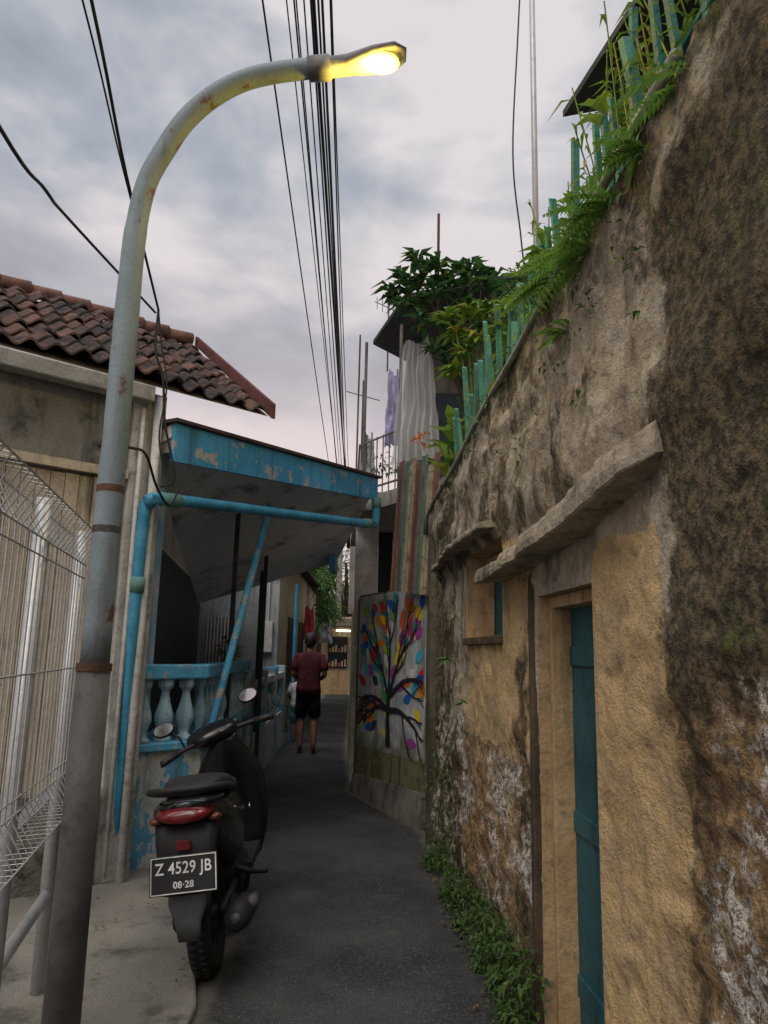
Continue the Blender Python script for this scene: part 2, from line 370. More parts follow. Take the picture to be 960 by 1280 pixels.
mb.obox(V((wx(4.36)+.19,4.36,1.86)),V((.01,0,0)),V((-.037,.5,0)),V((0,0,.26)))
mb.obj('window_panel',M_door,rw)
mb=MB()
for yy in (4.84,4.4,3.9):
    mb.box(wx(yy)+.13,wx(yy)+.175,yy-.02,yy+.02,WZ0+.002,WZ1-.002)
mb.obox(V((wx(4.36)+.15,4.36,2.09)),V((.02,0,0)),V((-.036,.48,0)),V((0,0,.02)))
mb.obj('window_frame',M_woodo,rw)
mb=MB(); 
for k in range(7):
    yy=WY0+.07+k*.145; mb.obox(V((wx(yy)-.0,yy,WZ0-.025)),V((.03,0,0)),V((0,.066,0)),V((0,0,.024)))
mb.obj('window_sill',M_woodd,rw,bevel=.008)
mb=MB(); 
mb.obox(V((wx(3.27)-.004,3.27,.92)),V((.018,0,0)),V((0,.03,0)),V((.0,0,.93)))
mb.obj('door_post',M_woodd,rw,bevel=.006)
def beam(name,pts,mat):
    mb=MB(); rings=[]
    P=[]
    for a,b in zip(pts,pts[1:]):
        for k in range(24): t=k/24; P.append(tuple(a[i]+(b[i]-a[i])*t for i in range(4)))
    P.append(pts[-1])
    for y,z,d,h in P:
        d=d+.02*fb(y*4,1,8); h=h*(1+.22*fb(y*3,2,2))
        prof=[(.06,0),(.0,0),(-d*.5,-.002),(-d*.9,-.003),(-d,.002),(-d-.002,h*.35),(-d+.002,h*.75),(-d*.93,h*.95),(-d*.75,h*1.02),(-d*.4,h*1.12),(-.0,h*1.35),(.06,h*1.5)]
        rings.append([V((wx(y)-.02+px,y,z+pz))+V((fb(px*9,y*5,pz*9)*.008,fb(y*7,px*9,2)*.006,fb(px*5,y*3,pz*7+4)*.010)) for px,pz in prof])
    mb.loft(rings); return mb.obj(name,mat,rw,smooth=False)
M_ledge=weath('mouldy_concrete_ledge',(.38,.33,.25),(.26,.225,.17),(.04,.036,.028),scale=3,stain=.85,streak=.7,bump=.8,fine=40)
beam('door_canopy',[(3.88,1.87,.11,.065),(3.2,1.88,.125,.075),(2.5,1.93,.125,.085),(2.15,1.99,.09,.10),(1.93,2.05,.02,.09)],M_ledge)
beam('window_canopy',[(6.0,2.15,.05,.03),(4.9,2.17,.11,.03),(3.90,2.17,.10,.035)],M_ledge)
mb=MB(); P=[]
for k in range(19):
    y=6.55-k*.27; P.append((wx(y)-.04,y,wt(y)+.01+.012*math.sin(k*.9)))
P=[(wx(6.55)-.05,6.62,2.55)]+P
mb.tube(P,.018,10); mb.obj('rail_pipe',weath('old_pvc_pipe',(.32,.31,.26),(.24,.25,.2),(.1,.09,.06),scale=6,rough=.5,bump=.1),rw,smooth=True)
mb=MB(); rings=[]
for k in range(24):
    z=-.05+k*.118; rings.append([p+V((fb(p.x*4,p.y*4,z*3)*.02,fb(p.x*4+3,p.y*4,z*3)*.02,0)) for p in sup((.50,6.42,z),(1,0,0),(0,1,0),.10,.16,20,5)])
mb.loft(rings); mb.obj('stone_gate_pillar',weath('mossy_dark_stone',(.07,.065,.045),(.13,.115,.08),(.02,.022,.012),scale=4,bump=.9),smooth=True)
mb=MB(); mb.poly([(wx(-1.6)+.3,-1.6,3.2),(3.5,-1.6,3.2),(3.5,6.6,2.8),(wx(6.6)+.25,6.6,2.75)],.1)
mb.poly([(wx(6.6)+.25,6.6,2.75),(3.5,6.6,2.8),(3.5,7.0,2.8),(.5,7.0,2.75)],.1)
mb.obj('garden_soil',M_ground)
mb=MB(); y=5.6
while y>-.3:
    T=wt(y); hh=rnd.uniform(.42,.72); ln=rnd.uniform(-.05,.05); x=wx(y)+.07; w_=rnd.uniform(.015,.028)
    a=V((w_*.6,0,0)); b=V((0,w_,0)); c=V((x,y,T)); t=c+V((ln,rnd.uniform(-.07,.07),hh))
    vs=[c-a-b,c+a-b,c+a+b,c-a+b,t-a-b,t+a-b,t+a+b+V((0,0,.03)),t-a+b+V((0,0,.03))]
    mb.add(vs,[(0,1,5,4),(1,2,6,5),(2,3,7,6),(3,0,4,7),(4,5,6,7)])
    y-=rnd.uniform(.09,.18)
mb.tube([(wx(5.6)+.10,5.6,wt(5.6)+.25),(wx(-.3)+.10,-.3,wt(-.3)+.25)],.014,6)
mb.obj('picket_fence',M_greenp)
M_sheet=weath('dark_sheet_roof',(.035,.04,.045),(.06,.065,.07),(.015,.015,.015),scale=3)
hs=empty('garden_shed')
mb=MB(); mb.poly([(.95,3.65,4.5),(1.12,2.9,4.52),(1.35,.6,4.55),(3.2,.6,5.2),(3.2,3.9,5.2)],.04); mb.obj('roof',M_sheet,hs)
mb=MB(); mb.box(1.55,3,.8,3.3,3.0,4.6); mb.obj('walls',weath('dark_green_boards',(.03,.06,.05),(.05,.09,.07),(.01,.015,.01)),hs)
mb=MB(); 
for yy in (3.35,2.2,1.0): mb.box(1.18,1.25,yy-.035,yy+.035,2.9,4.5)
mb.obj('posts',M_door,hs)
mb=MB(); mb.tube([(1.08,5.0,2.7),(1.08,5.0,8.5)],.022,10); mb.obj('antenna_mast',M_steel,smooth=True)
mb=MB(); mb.tube(smooth_path([(.97,4.6,7.4),(.90,4.65,6),(.86,4.7,5.0),(.93,4.8,4.4),(.98,4.9,4.0),(.90,4.9,3.7)]),.006,5); mb.obj('hanging_wire',M_cable)
# ---------------------------------------------------------------- foliage
def fern(mb,b,d,L,n=14,w=.09,droop=.5):
    b=V(b); d=V(d).normalized(); prev=b; 
    for k in range(1,n+1):
        t=k/n; p=b+d*L*t-V((0,0,1))*L*droop*t*t
        dd=(p-prev).normalized(); s=dd.cross(V((0,0,1))).normalized()
        ww=w*math.sin(math.pi*(t*.85+.12))
        for sg in(-1,1):
            mb.leaf(p,(s*sg+dd*.5),ww+.006,.014,.15,.05)
        mb.add([prev+s*.0015,prev-s*.0015,p-s*.0015,p+s*.0015],[(0,1,2,3)]); prev=p
def fernclump(mb,c,n,L,out=(-1,0,.4),spread=1):
    for k in range(n):
        d=V(out)+V((rnd.uniform(-1,1),rnd.uniform(-1,1),rnd.uniform(-.3,.9)))*spread
        fern(mb,V(c)+V((0,rnd.uniform(-.04,.04),0)),d,L*rnd.uniform(.6,1.1),14,L*.22,rnd.uniform(.3,.8))
def ball(mb,c,r,n,L,W,droop=.4):
    for k in range(n):
        d=V((rnd.gauss(0,1),rnd.gauss(0,1),rnd.gauss(0,1))).normalized(); q=rnd.random()**.5
        p=V(c)+V((d.x*r[0],d.y*r[1],d.z*r[2]))*q
        mb.leaf(p,d+V((rnd.uniform(-.6,.6),rnd.uniform(-.6,.6),rnd.uniform(-.2,.6))),L*rnd.uniform(.6,1.3),W*rnd.uniform(.7,1.2),droop*rnd.uniform(.3,1.5))
def whorl(mb,c,n,L,W,up=.35,droop=.45):
    for k in range(n):
        a=rnd.uniform(0,6.28); mb.leaf(V(c)+V((0,0,rnd.uniform(-.05,.05))),(math.cos(a),math.sin(a),rnd.uniform(up-.3,up+.5)),L*rnd.uniform(.7,1.15),W,droop*rnd.uniform(.3,1.3),.15)
tr=empty('broadleaf_tree'); mb=MB(); ml=MB()
base=V((.85,6.9,2.75))
mb.tube([base,base+V((-.05,.1,.7)),base+V((-.12,.1,1.3)),base+V((-.25,.1,1.9))],[.03,.025,.02,.015],8)
for (x,y,z) in ((.02,6.9,5.05),(.12,7.0,5.25),(.28,6.9,5.4),(.42,7.1,5.42),(.5,6.8,5.3),(.7,7.0,5.35),(.85,7.1,5.45),(.15,6.8,4.85),(.3,6.8,4.9),(.45,6.7,4.95),(.6,6.8,5.05),(.08,6.9,4.98),(.35,6.9,5.15),(.95,7.0,5.3),(1.1,7.1,5.35),(1.0,6.8,5.05),(.75,6.7,4.8),(.55,6.7,4.6),(.7,6.7,4.4),(.2,6.9,5.1),(.55,6.9,5.15),(.8,6.8,5.15),(.9,6.7,4.6),(1.15,6.8,4.85),(.35,6.7,4.65),(.45,6.6,4.3),(.6,6.7,4.15)):
    mb.tube([base+V((-.12,.1,1.3)),(x*.5+.42,7,4.6),(x,y,z)],[.010,.007,.004],5)
    whorl(ml,(x,y,z),18,.22,.075)
mb.obj('trunk',M_woodd,tr); ml.obj('crown',L_dark,tr)
ml=MB()
for (x,y,z) in ((.62,6.3,4.35),(.75,6.2,4.5),(.7,6.3,4.15),(.9,6.3,4.6),(.55,6.4,4.55),(.8,6.2,4.25),(.6,6.3,3.95)):
    whorl(ml,(x,y,z),26,.2,.06)
for k in range(3): ml.tube([(.8,6.35,2.8),(.78,6.3,3.6),(.62+.1*k,6.3,4.35)],.01,5)
ml.obj('croton_shrub',L_lime)
ml=MB()
for k in range(34):
    a=rnd.uniform(0,6.28); b0=V((.60,5.75,2.75)); 
    ml.leaf(b0+V((rnd.uniform(-.1,.08),rnd.uniform(-.1,.1),rnd.uniform(.0,.5))),(math.cos(a)*.6-.2,math.sin(a)*.6,rnd.uniform(.4,1.2)),rnd.uniform(.35,.6),.12,.35,.15)
ml.obj('broadleaf_plant',L_lime)
ml=MB(); ball(ml,(.33,6.2,3.33),(.08,.08,.05),30,.05,.03); ml.obj('orange_flowers',L_or)
ml=MB()
for (x,y,z,r,n_) in ((1.0,5.9,3.9,.3,260),(1.15,5.4,3.6,.3,220),(1.0,4.9,3.4,.22,160),(1.3,6.3,4.5,.35,300),(.95,6.6,3.7,.35,300),(.8,6.6,3.2,.3,260),(1.6,6.5,5.0,.3,200),(1.45,6.3,4.0,.4,300),(.95,4.4,3.4,.2,150),(1.1,3.8,3.5,.25,180),(1.1,5.6,4.2,.28,240),(1.0,5.2,3.9,.25,200),(1.2,5.9,4.6,.25,180),(.95,4.7,3.75,.2,120)):
    ball(ml,(x,y,z),(r,r,r*.9),n_,.09,.035)
ml.obj('garden_shrubs',L_green)
ml=MB()
for k in range(22):
    y=rnd.uniform(2.2,4.8); whorl(ml,(wx(y)+rnd.uniform(.05,.3),y,wt(y)+rnd.uniform(.1,.6)),9,.16,.05)
for k in range(14):
    y=rnd.uniform(1.4,2.3); whorl(ml,(wx(y)+rnd.uniform(.05,.35),y,wt(y)+rnd.uniform(.05,.6)),8,.12,.03)
for (x,y,z) in ((.92,3.7,3.4),(.95,3.4,3.5),(.9,4.1,3.45)): ball(ml,(x,y,z),(.16,.2,.2),90,.07,.025)
ml.obj('potted_leafy_plants',L_lime)
ml=MB()
for (y,z,n_,L) in ((2.8,3.02,7,.26),(2.5,2.95,7,.26),(2.2,2.95,8,.27),(1.7,3.0,4,.2),(3.0,2.98,6,.22),(2.35,2.9,6,.25),(1.95,2.98,5,.22)):
    fernclump(ml,(wx(y)-.02,y,z),n_,L,(-.6,.5,.2),.75)
fernclump(ml,(wx(2.6)-.03,2.6,2.7),5,.14,(-1,0,.3),.7)
fernclump(ml,(wx(4.6)-.04,4.6,1.2),5,.10,(-1,0,.5),.6); fernclump(ml,(wx(5.2)-.04,5.2,1.45),6,.12,(-1,0,.5),.6)
ml.obj('ferns',L_fern)
ml=MB()
for k in range(70):
    y=rnd.uniform(1.1,3.6); b0=V((wx(y)+rnd.uniform(.0,.3),y,wt(y))); hgt=rnd.uniform(.2,.85)
    t=b0+V((rnd.uniform(-.2,.15),rnd.uniform(-.2,.25),hgt)); ml.tube([b0,(b0+t)/2+V((0,0,.03)),t],.003,3)
    for q in range(9):
        p=b0.lerp(t,.35+.65*q/9); ml.leaf(p,(rnd.uniform(-1,1),rnd.uniform(-1,1),rnd.uniform(-.2,.7)),rnd.uniform(.07,.14),.013,.5,.1)
ml.obj('bamboo_sprigs',L_lime)
ml=MB()
for k in range(90):
    y=rnd.uniform(1.2,5.6); ball(ml,(wx(y)+rnd.uniform(-.04,.28),y,wt(y)+rnd.uniform(-.04,.12)),(.07,.07,.05),9,.055,.02)
for k in range(40):
    y=rnd.uniform(1.6,5.5); z=wt(y)-rnd.random()**2*.7; ball(ml,(wx(y)-.06,y,z),(.02,.03,.03),5,.035,.014)
ml.obj('wall_top_weeds',L_green)
ml=MB()
for k in range(400):
    y=3.0+rnd.random()**1.3*2.9; 
    if fb(y*2.2,8,1)<-.2: continue
    hgt=max(.04,(.34-.07*(y-3)))*rnd.random()**1.7; x=wx(y)-.03-rnd.random()*.12*(1-hgt*1.6)
    ball(ml,(x,y,hgt),(.035,.04,.035),7,rnd.uniform(.025,.055),.022)
ml.obj('creeping_plants',L_creep)
ml=MB()
for k in range(60):
    y=rnd.uniform(4.8,6.2); ml.leaf((wx(y)-.05-rnd.random()*.05,y,rnd.uniform(.2,.8)),(-1,rnd.uniform(-1,1),rnd.uniform(-.5,.5)),.05,.03,.4)
ml.obj('wall_creeper',L_creep)
ml=MB()
for k in range(130):
    y=rnd.uniform(2.5,11); t=rnd.choice((0.03,.97)); t+=rnd.uniform(-.02,.05) if t<.5 else -rnd.uniform(-.0,.08); x=ipt(Lt,y)+(ipt(Rt,y)-ipt(Lt,y))*t
    ml.leaf((x,y,.03),(rnd.uniform(-1,1),rnd.uniform(-1,1),.1),.04,.018,.2)
for k in range(30): ml.leaf((rnd.uniform(-1.6,-.8),rnd.uniform(2.5,4.6),.075),(rnd.uniform(-1,1),rnd.uniform(-1,1),.1),.035,.016,.1)
ml.obj('leaf_litter',L_dry)
# ---------------------------------------------------------------- mural wall
M0=V((.42,6.72)); M1=V((-.25,8.44)); md=(M1-M0).normalized(); mn=V((-md.y,md.x)); 
if mn.y>0: mn=-mn
mw=empty('mural_wall')
mb=MB(); mb.wall(M1,M0,.15,-.05,2.12) ; mb.wall((-.48,12),(-.25,8.44),.15,-.05,2.1); mb.wall((-.95,25),(-.48,12),.15,-.05,2.1)
mb.obj('wall',weath('mossy_mural_wall',(.20,.185,.11),(.13,.13,.065),(.03,.035,.018),scale=3,stain=.8,streak=.8),mw)
def mp3(s,z,o):
    p=M0+md*s+mn*o; return V((p.x,p.y,z))
Lm=(M1-M0).length
mb=MB()
mb.add([mp3(.0,-.05,.004),mp3(Lm,-.05,.004),mp3(Lm,-.05,.07),mp3(0,-.05,.09),mp3(0,.3,.004),mp3(Lm,.2,.004),mp3(Lm,.2,.03),mp3(0,.3,.03)],[(0,1,5,4),(1,2,6,5),(2,3,7,6),(3,0,4,7),(4,5,6,7)])
mb.obj('plinth',M_concd,mw)
g=G('mural_background_paint',.7,.3); n=g.noise(5,5)
c=g.mix(g.ramp(n,.4,.6),(.34,.37,.40),(.52,.54,.54)); c=g.mix(g.math('MULTIPLY',g.ramp(g.noise(1,5,.7,g.map((9,9,.8))),.48,.64),.7),c,(.12,.13,.09))
z=g.sep(g.o)[2]; c=g.mix(g.math('MULTIPLY',g.ramp(g.math('ADD',z,g.math('MULTIPLY',n,.5)),1.05,.75),.8),c,(.12,.115,.06))
g.col(c); M_mbg=g.m
mb=MB(); n=24
top=[mp3(.03+(Lm-.05)*k/n,2.10,.003) for k in range(n+1)]; bot=[mp3(.03+(Lm-.05)*k/n,.54+.05*fb(k*.6,2,2)-.04*k/n,.003) for k in range(n+1)]
mb.add(bot+top,[(k,k+1,n+2+k,n+1+k) for k in range(n)]); mb.obj('mural_ground_coat',M_mbg,mw)
cols=[(.60,.03,.03),(.80,.28,.02),(.85,.62,.03),(.05,.36,.06),(.35,.6,.05),(.02,.13,.55),(.06,.45,.65),(.38,.06,.34),(.72,.72,.69),(.02,.04,.12),(.75,.15,.05),(.03,.30,.34),(.15,.4,.12),(.65,.6,.1)]
def mpaint(i,c):
    g=G('mural_paint_%d'%i,.6,.4); n=g.noise(9,4,.65); g.col(g.mix(g.math('MULTIPLY',g.ramp(n,.52,.74),.8),g.mix(n,c,tuple(x*.75 for x in c)),(.12,.12,.09))); return g.m
mats=[mpaint(i,c) for i,c in enumerate(cols)]+[plain('mural_trunk_paint',(.018,.02,.03),.6)]
mb=MB(); placed=[]; lev=[0]
def mleaf(s,z,a,L,W,ci):
    lev[0]+=1; mb.cur=ci; o=.005+.00001*lev[0]; pts=[]
    for t,w_ in ((0,0),(.15,.55),(.4,1),(.65,.85),(.88,.4),(1,0)): pts.append((t*L,w_*W/2))
    cv=rnd.uniform(-.25,.25)
    loop=[(x,y+cv*x*x/L) for x,y in pts]+[(x,-y+cv*x*x/L) for x,y in reversed(pts[1:-1])]
    vs=[mp3(s+1.35*(x*math.cos(a)-y*math.sin(a)),z+x*math.sin(a)+y*math.cos(a),o) for x,y in loop]
    mb.add(vs,[tuple(range(len(vs)))])
def branch(s,z,a,L,w_,d,cv=0):
    n=7; ps=[(s,z)]; aa=a
    for k in range(n):
        aa+=cv+rnd.uniform(-.08,.08); s+=math.cos(aa)*L/n; z+=math.sin(aa)*L/n; ps.append((s,z))
    mb.cur=len(cols); lev[0]+=1
    for k in range(n):
        (s0,z0),(s1,z1)=ps[k],ps[k+1]; w0=w_*(1-.65*k/n); w1=w_*(1-.65*(k+1)/n); ux,uz=-(z1-z0),(s1-s0); l=math.hypot(ux,uz); ux/=l;uz/=l
        o=.012+.00001*lev[0]
        mb.add([mp3(s0-ux*w0,z0-uz*w0,o),mp3(s1-ux*w1,z1-uz*w1,o),mp3(s1+ux*w1,z1+uz*w1,o),mp3(s0+ux*w0,z0+uz*w0,o)],[(0,1,2,3)])
    if d>0:
        for k,sg in ((3,1),(4,-1),(6,1),(7,-1)):
            branch(ps[k][0],ps[k][1],aa+sg*rnd.uniform(.3,.8),L*rnd.uniform(.5,.7),w_*.45,d-1,-sg*.08)
    if d<2:
        for k in range(1,8):
            for sg in (-1,1):
                s2,z2=ps[k]
                if .1<s2<Lm-.1 and .62<z2<2.02 and rnd.random()<.9 and all((s2-p[0])**2+(z2-p[1])**2>.0085 for p in placed):
                    placed.append((s2,z2))
                    mleaf(s2,z2,aa+sg*rnd.uniform(.4,1.0),rnd.uniform(.15,.21),rnd.uniform(.085,.115),rnd.randrange(len(cols)))
cx=Lm*.48
branch(cx,.50,1.57,.60,.07,0)
for a,cv in ((2.6,.1),(2.1,.06),(1.6,0),(1.1,-.06),(.55,-.1),(2.9,.12),(.2,-.12)):
    branch(cx,1.0+rnd.uniform(-.1,.1),a,rnd.uniform(.62,.8),.032,2,cv)
for k in range(900):
    s2=rnd.uniform(.1,Lm-.1); z2=rnd.uniform(.72,2.02)
    if abs(s2-cx)<.28 and z2<1.1: continue
    if all((s2-p[0])**2+(z2-p[1])**2>.013 for p in placed):
        placed.append((s2,z2)); mleaf(s2,z2,math.atan2(z2-1.0,s2-cx)+rnd.uniform(-.6,.6),rnd.uniform(.14,.2),rnd.uniform(.08,.11),rnd.randrange(len(cols)))
keepf=[];km=[]
for f,mi in zip(mb.f,mb.mi):
    ok=True
    for i in f:
        p=V(mb.v[i]); s_=(V((p.x,p.y))-M0).dot(md)
        if not(.03<s_<Lm-.02 and .5<p.z<2.1): ok=False;break
    if ok: keepf.append(f); km.append(mi)
mb.f=keepf; mb.mi=km
mb.obj('tree_mural',mats,mw)
# ---------------------------------------------------------------- middle two storey house
mh=empty('balcony_house')
mb=MB(); mb.poly([(-.33,8.3,3.2),(.55,7.0,3.2),(2.6,7.0,3.2),(2.6,11,3.2),(-.5,11,3.2)],.16); mb.obj('balcony_slab',M_conc,mh)
mb=MB(); mb.box(-.34,-.06,9.0,9.25,0,3.04); mb.box(.1,2.5,10.2,10.4,0,3.04); mb.obj('ground_walls',M_white,mh)
mb=MB(); mb.box(-.06,.12,9.6,9.7,0,3.04); mb.obj('doorway',M_dark,mh)
mb=MB(); mb.box(.25,2.4,8.6,10.8,3.2,5.3); mb.obj('upper_walls',M_concd,mh)
mb=MB(); mb.box(.5,.9,8.56,8.598,3.7,4.6); mb.obj('upper_window',M_navy,mh)
mb=MB(); mb.poly([(-.17,8.0,5.02),(.18,7.7,5.45),(1.7,7.3,5.6),(2.9,10,5.6),(.6,9.6,5.3)],.05); mb.obj('roof',M_sheet,mh)
mb=MB()
P=[(-.30,8.32),(.52,7.08)]
for z in (3.3,3.85): mb.tube([(P[0][0],P[0][1],z),(P[1][0],P[1][1],z)],.013,6)
mb.tube([(P[0][0],P[0][1],3.85),(-.4,10.5,3.85)],.013,6)
for k in range(13):
    t=k/12; x=P[0][0]+(P[1][0]-P[0][0])*t; y=P[0][1]+(P[1][1]-P[0][1])*t; mb.tube([(x,y,3.2),(x,y,3.87)],.008,5)
for k in range(12):
    t=k/12; mb.tube([(-.3-.1*t,8.32+2.2*t,3.2),(-.3-.1*t,8.32+2.2*t,3.87)],.008,5)
for x,y in ((-.25,8.25),(.15,7.75)): mb.tube([(x,y,3.2),(x,y,5.1)],.018,6)
mb.obj('balcony_railing',M_concd,mh)
ml=MB()
for k in range(8): ball(ml,(-.28+.11*k,8.35-.16*k,3.35+rnd.uniform(0,.3)),(.1,.1,.12),26,.07,.03)
ml.obj('balcony_pot_plants',L_green)
g=G('translucent_plastic',.3,.5); g.set(g.b,'Base Color',(.5,.52,.53)); g.set(g.b,'Alpha',.5); M_plast=g.m
def cloth(name,p,q,z0,z1,mat,fold=.03,nf=5,parent=None,top=.6):
    p=V(p);q=V(q); d=(q-p).normalized(); n=V((-d.y,d.x)); mb=MB(); A=48;B=16; vs=[];fs=[]
    for i in range(A+1):
        for j in range(B+1):
            t=i/A; u=j/B; a=fold*math.sin(t*nf*6.28+u*1.5+3*fb(t*2,u,3))*(.4+u)+.04*fb(t*4,u*3,1)
            x=p+(q-p)*(.5+(t-.5)*(top+(1-top)*u))+n*a; vs.append((x.x,x.y,z1+(z0-z1)*u+.05*math.sin(t*7)*(1-u)+.04*fb(t*5,3,u)))
    for i in range(A):
        for j in range(B): a=i*(B+1)+j; fs.append((a,a+1,a+B+2,a+B+1))
    mb.add(vs,fs); return mb.obj(name,mat,parent,smooth=True)
cloth('plastic_sheet',(.06,7.40),(.52,6.93),3.38,4.65,M_plast,.03,6,top=.55)
cloth('hanging_laundry',(-.02,8.0),(.16,7.85),3.75,4.6,plain('lilac_fabric',(.33,.3,.48),.9),.02,3)
cloth('hanging_laundry.001',(-.28,8.35),(-.12,8.15),3.35,3.95,plain('grey_fabric',(.3,.32,.34),.9),.02,3)
cs=empty('corrugated_sheet_screen')
sc=[(.12,.055,.04),(.05,.10,.08),(.20,.165,.11),(.11,.045,.03),(.07,.11,.085),(.22,.19,.13),(.13,.06,.035)]
for i,c in enumerate(sc):
    t0=i/len(sc); t1=(i+1)/len(sc)
    a=V((.10,6.98)).lerp(V((.47,6.56)),t0); b=V((.10,6.98)).lerp(V((.47,6.56)),t1); mb=MB(); vs=[];d=(b-a);n=V((-d.y,d.x)).normalized()
    for k in range(13):
        p=a+d*k/12+n*.012*math.sin(k/12*6.28*1.0)
        vs+= [(p.x-.03,p.y,2.06-.01*i),(p.x+.04,p.y,3.32-.02*i*(i%2))]
    mb.add(vs,[(2*k,2*k+2,2*k+3,2*k+1) for k in range(12)])
    o=mb.obj('sheet_%d'%i,weath('sheet_metal_%d'%i,c,tuple(x*1.35 for x in c),(.05,.03,.025),scale=6,rough=.55,stain=.9,streak=.9),cs,smooth=True)
mb=MB(); mb.tube([(.0,8.9,5.0),(.0,8.9,6.1)],.012,5)
mb.tube([(-.18,8.9,5.95),( .25,8.9,5.75)],.006,4)
for k in range(6): mb.tube([(-.15+.07*k,8.75,5.94-.033*k),(-.15+.07*k,9.1,5.94-.033*k)],.004,4)
mb.obj('tv_antenna',M_concd)
mb=MB(); mb.tube([(-.42,10.5,3.2),(-.42,10.5,6.2)],.015,5); mb.tube([(-.6,10.5,5.3),(-.1,10.3,5.1)],.008,4); mb.tube([(-.32,9.5,3.2),(-.32,9.5,5.1)],.012,5); mb.obj('tv_antenna.001',M_concd)
mb=MB(); mb.tube([(.5,7.0,4.8),(.5,7.0,6.0)],.014,6); mb.obj('rusty_rod',M_rust)
# ---------------------------------------------------------------- left house
d=V((-.755,-.656)); b_=V((-.656,.755)); P0=V((-.94,5.4))
lh=empty('tiled_roof_house')
def LP(s,t,z): p=P0+d*s+b_*t; return V((p.x,p.y,z))
g=G('clay_roof_tiles',.9,.15); i=g.island(); c=g.mix(i,(.05,.03,.026),(.15,.085,.065)); n=g.noise(5,5,.7)
c=g.mix(g.ramp(n,.42,.58),c,(.03,.027,.025)); c=g.mix(g.math('MULTIPLY',g.ramp(g.noise(30,4),.5,.7),.4),c,(.17,.14,.12)); g.col(c); g.bump(n,.6,.02); M_tile=g.m
mb=MB(); tw=.165; tl=.19
Ls=4.2; rows=9
for r in range(rows):
    for k in range(int(Ls/tw)):
        s0=k*tw-.02+rnd.uniform(-.008,.008)+.01*math.sin(r*2.1); 
        vs=[]
        jj=rnd.uniform(-.009,.009); tt=rnd.uniform(-.012,.012)
        for a in (0,1):
            h0=(r+a*1.18)*tl; t=h0*.8+(tt if a==0 else 0); z=3.32+h0*.56-.05*ss(1.2,0,k*tw)
            for q in range(9):
                u=q/8; prof=.03*math.sin(u*6.28); vs.append(LP(s0+u*tw*1.06,t,z+prof+(.028 if a==0 else .0)+jj+.02*math.sin(k*.35)))
        vs2=[v-V((0,0,.016)) for v in vs]
        mb.add(vs+vs2,[(q,q+1,q+10,q+9) for q in range(8)]+[(q+18,q+27,q+28,q+19) for q in range(8)]+[(q,q+18,q+19,q+1) for q in range(8)]+[(0,9,27,18),(8,26,35,17)])
mb.obj('roof_tiles',M_tile,lh,smooth=False)
zr=3.32+rows*tl*.56; tr_=rows*tl*.8
mb=MB()
for k in range(18):
    s0=-.02+k*.235; mb.tube([LP(s0,tr_,zr+.025),LP(s0+.25,tr_,zr+.012)],[.062,.052],10)
mb.obj('ridge_tiles',weath('red_ridge_clay',(.17,.09,.07),(.24,.13,.10),(.06,.045,.04),scale=6),lh,smooth=True)
mb=MB()
a=LP(-.06,-.03,3.23); b=LP(-.06,tr_,zr-.02); mb.add([a,b,b+V((0,0,.09)),a+V((0,0,.12)),a+V((.025,.02,0)),b+V((.025,.02,0)),b+V((.025,.02,.09)),a+V((.025,.02,.12))],[(0,1,2,3),(4,7,6,5),(3,2,6,7),(0,4,5,1),(0,3,7,4)])
mb.obj('verge_board',weath('dark_red_board',(.10,.04,.035),(.14,.055,.05),(.04,.02,.02)),lh)
mb=MB(); mb.add([LP(-.05,.0,3.25),LP(4.3,.0,3.27),LP(4.3,tr_,zr-.06),LP(-.05,tr_,zr-.06)],[(0,1,2,3)]); mb.obj('roof_underside',M_woodd,lh)
def seg(mb,s0,s1,t0,t1,z0,z1): 
    c=(LP(s0,t0,z0)+LP(s1,t1,z1))/2; mb.obox(c,V((d.x,d.y,0))*(s1-s0)/2,V((b_.x,b_.y,0))*(t1-t0)/2,V((0,0,(z1-z0)/2)))
d=V((-.755,-.656))
mb=MB(); seg(mb,.86,4.2,-.02,.10,3.14,3.25); mb.obj('gutter_beam',weath('pale_gutter',(.34,.34,.32),(.27,.27,.25),(.10,.09,.08),stain=.5,streak=.6),lh,bevel=.01)
mb=MB(); seg(mb,.95,4.2,.14,.34,0,3.3); mb.obj('front_wall',weath('grey_stained_render',(.23,.225,.20),(.17,.165,.15),(.04,.038,.034),scale=2.2,stain=.8,streak=.7),lh)
mb=MB(); seg(mb,.72,.95,.10,.36,0,3.24); mb.obj('corner_pillar',weath('pillar_dirty_white',(.55,.54,.50),(.40,.40,.37),(.12,.115,.10),scale=3,stain=.7,streak=.8),lh,bevel=.01)
mb=MB(); s0=1.0
while s0<4.1:
    seg(mb,s0,s0+.083,.115+rnd.uniform(0,.008),.138,.12,2.58+rnd.uniform(-.01,.01)); s0+=.088
mb.obj('slat_cladding',weath('pale_slats',(.55,.47,.35),(.40,.34,.26),(.11,.085,.06),scale=1.2,stain=.6,streak=1.0),lh)
mb=MB(); seg(mb,.96,4.2,.08,.136,2.60,2.66); mb.obj('cladding_ledge',M_cream,lh)
mb=MB(); seg(mb,.97,4.2,.06,.112,.05,.62); mb.obj('dark_base_course',weath('dark_base_render',(.13,.12,.10),(.20,.185,.155),(.03,.03,.022),scale=2,stain=.9,streak=.7,bump=.8),lh)  # added dark low course, makes the foot of the slat wall darker
mb=MB()
mb.tube([LP(.80,.05,0),LP(.80,.05,3.2)],.03,8); mb.tube([LP(.90,.06,.1),LP(.90,.06,3.1)],.015,6)
mb.obj('downpipe',M_white,lh,smooth=True)
mb=MB(); mb.wall((-4.2,6.5),(-1.9,5.3),.1,0,3.2); mb.obj('rear_wall',M_concd,lh)
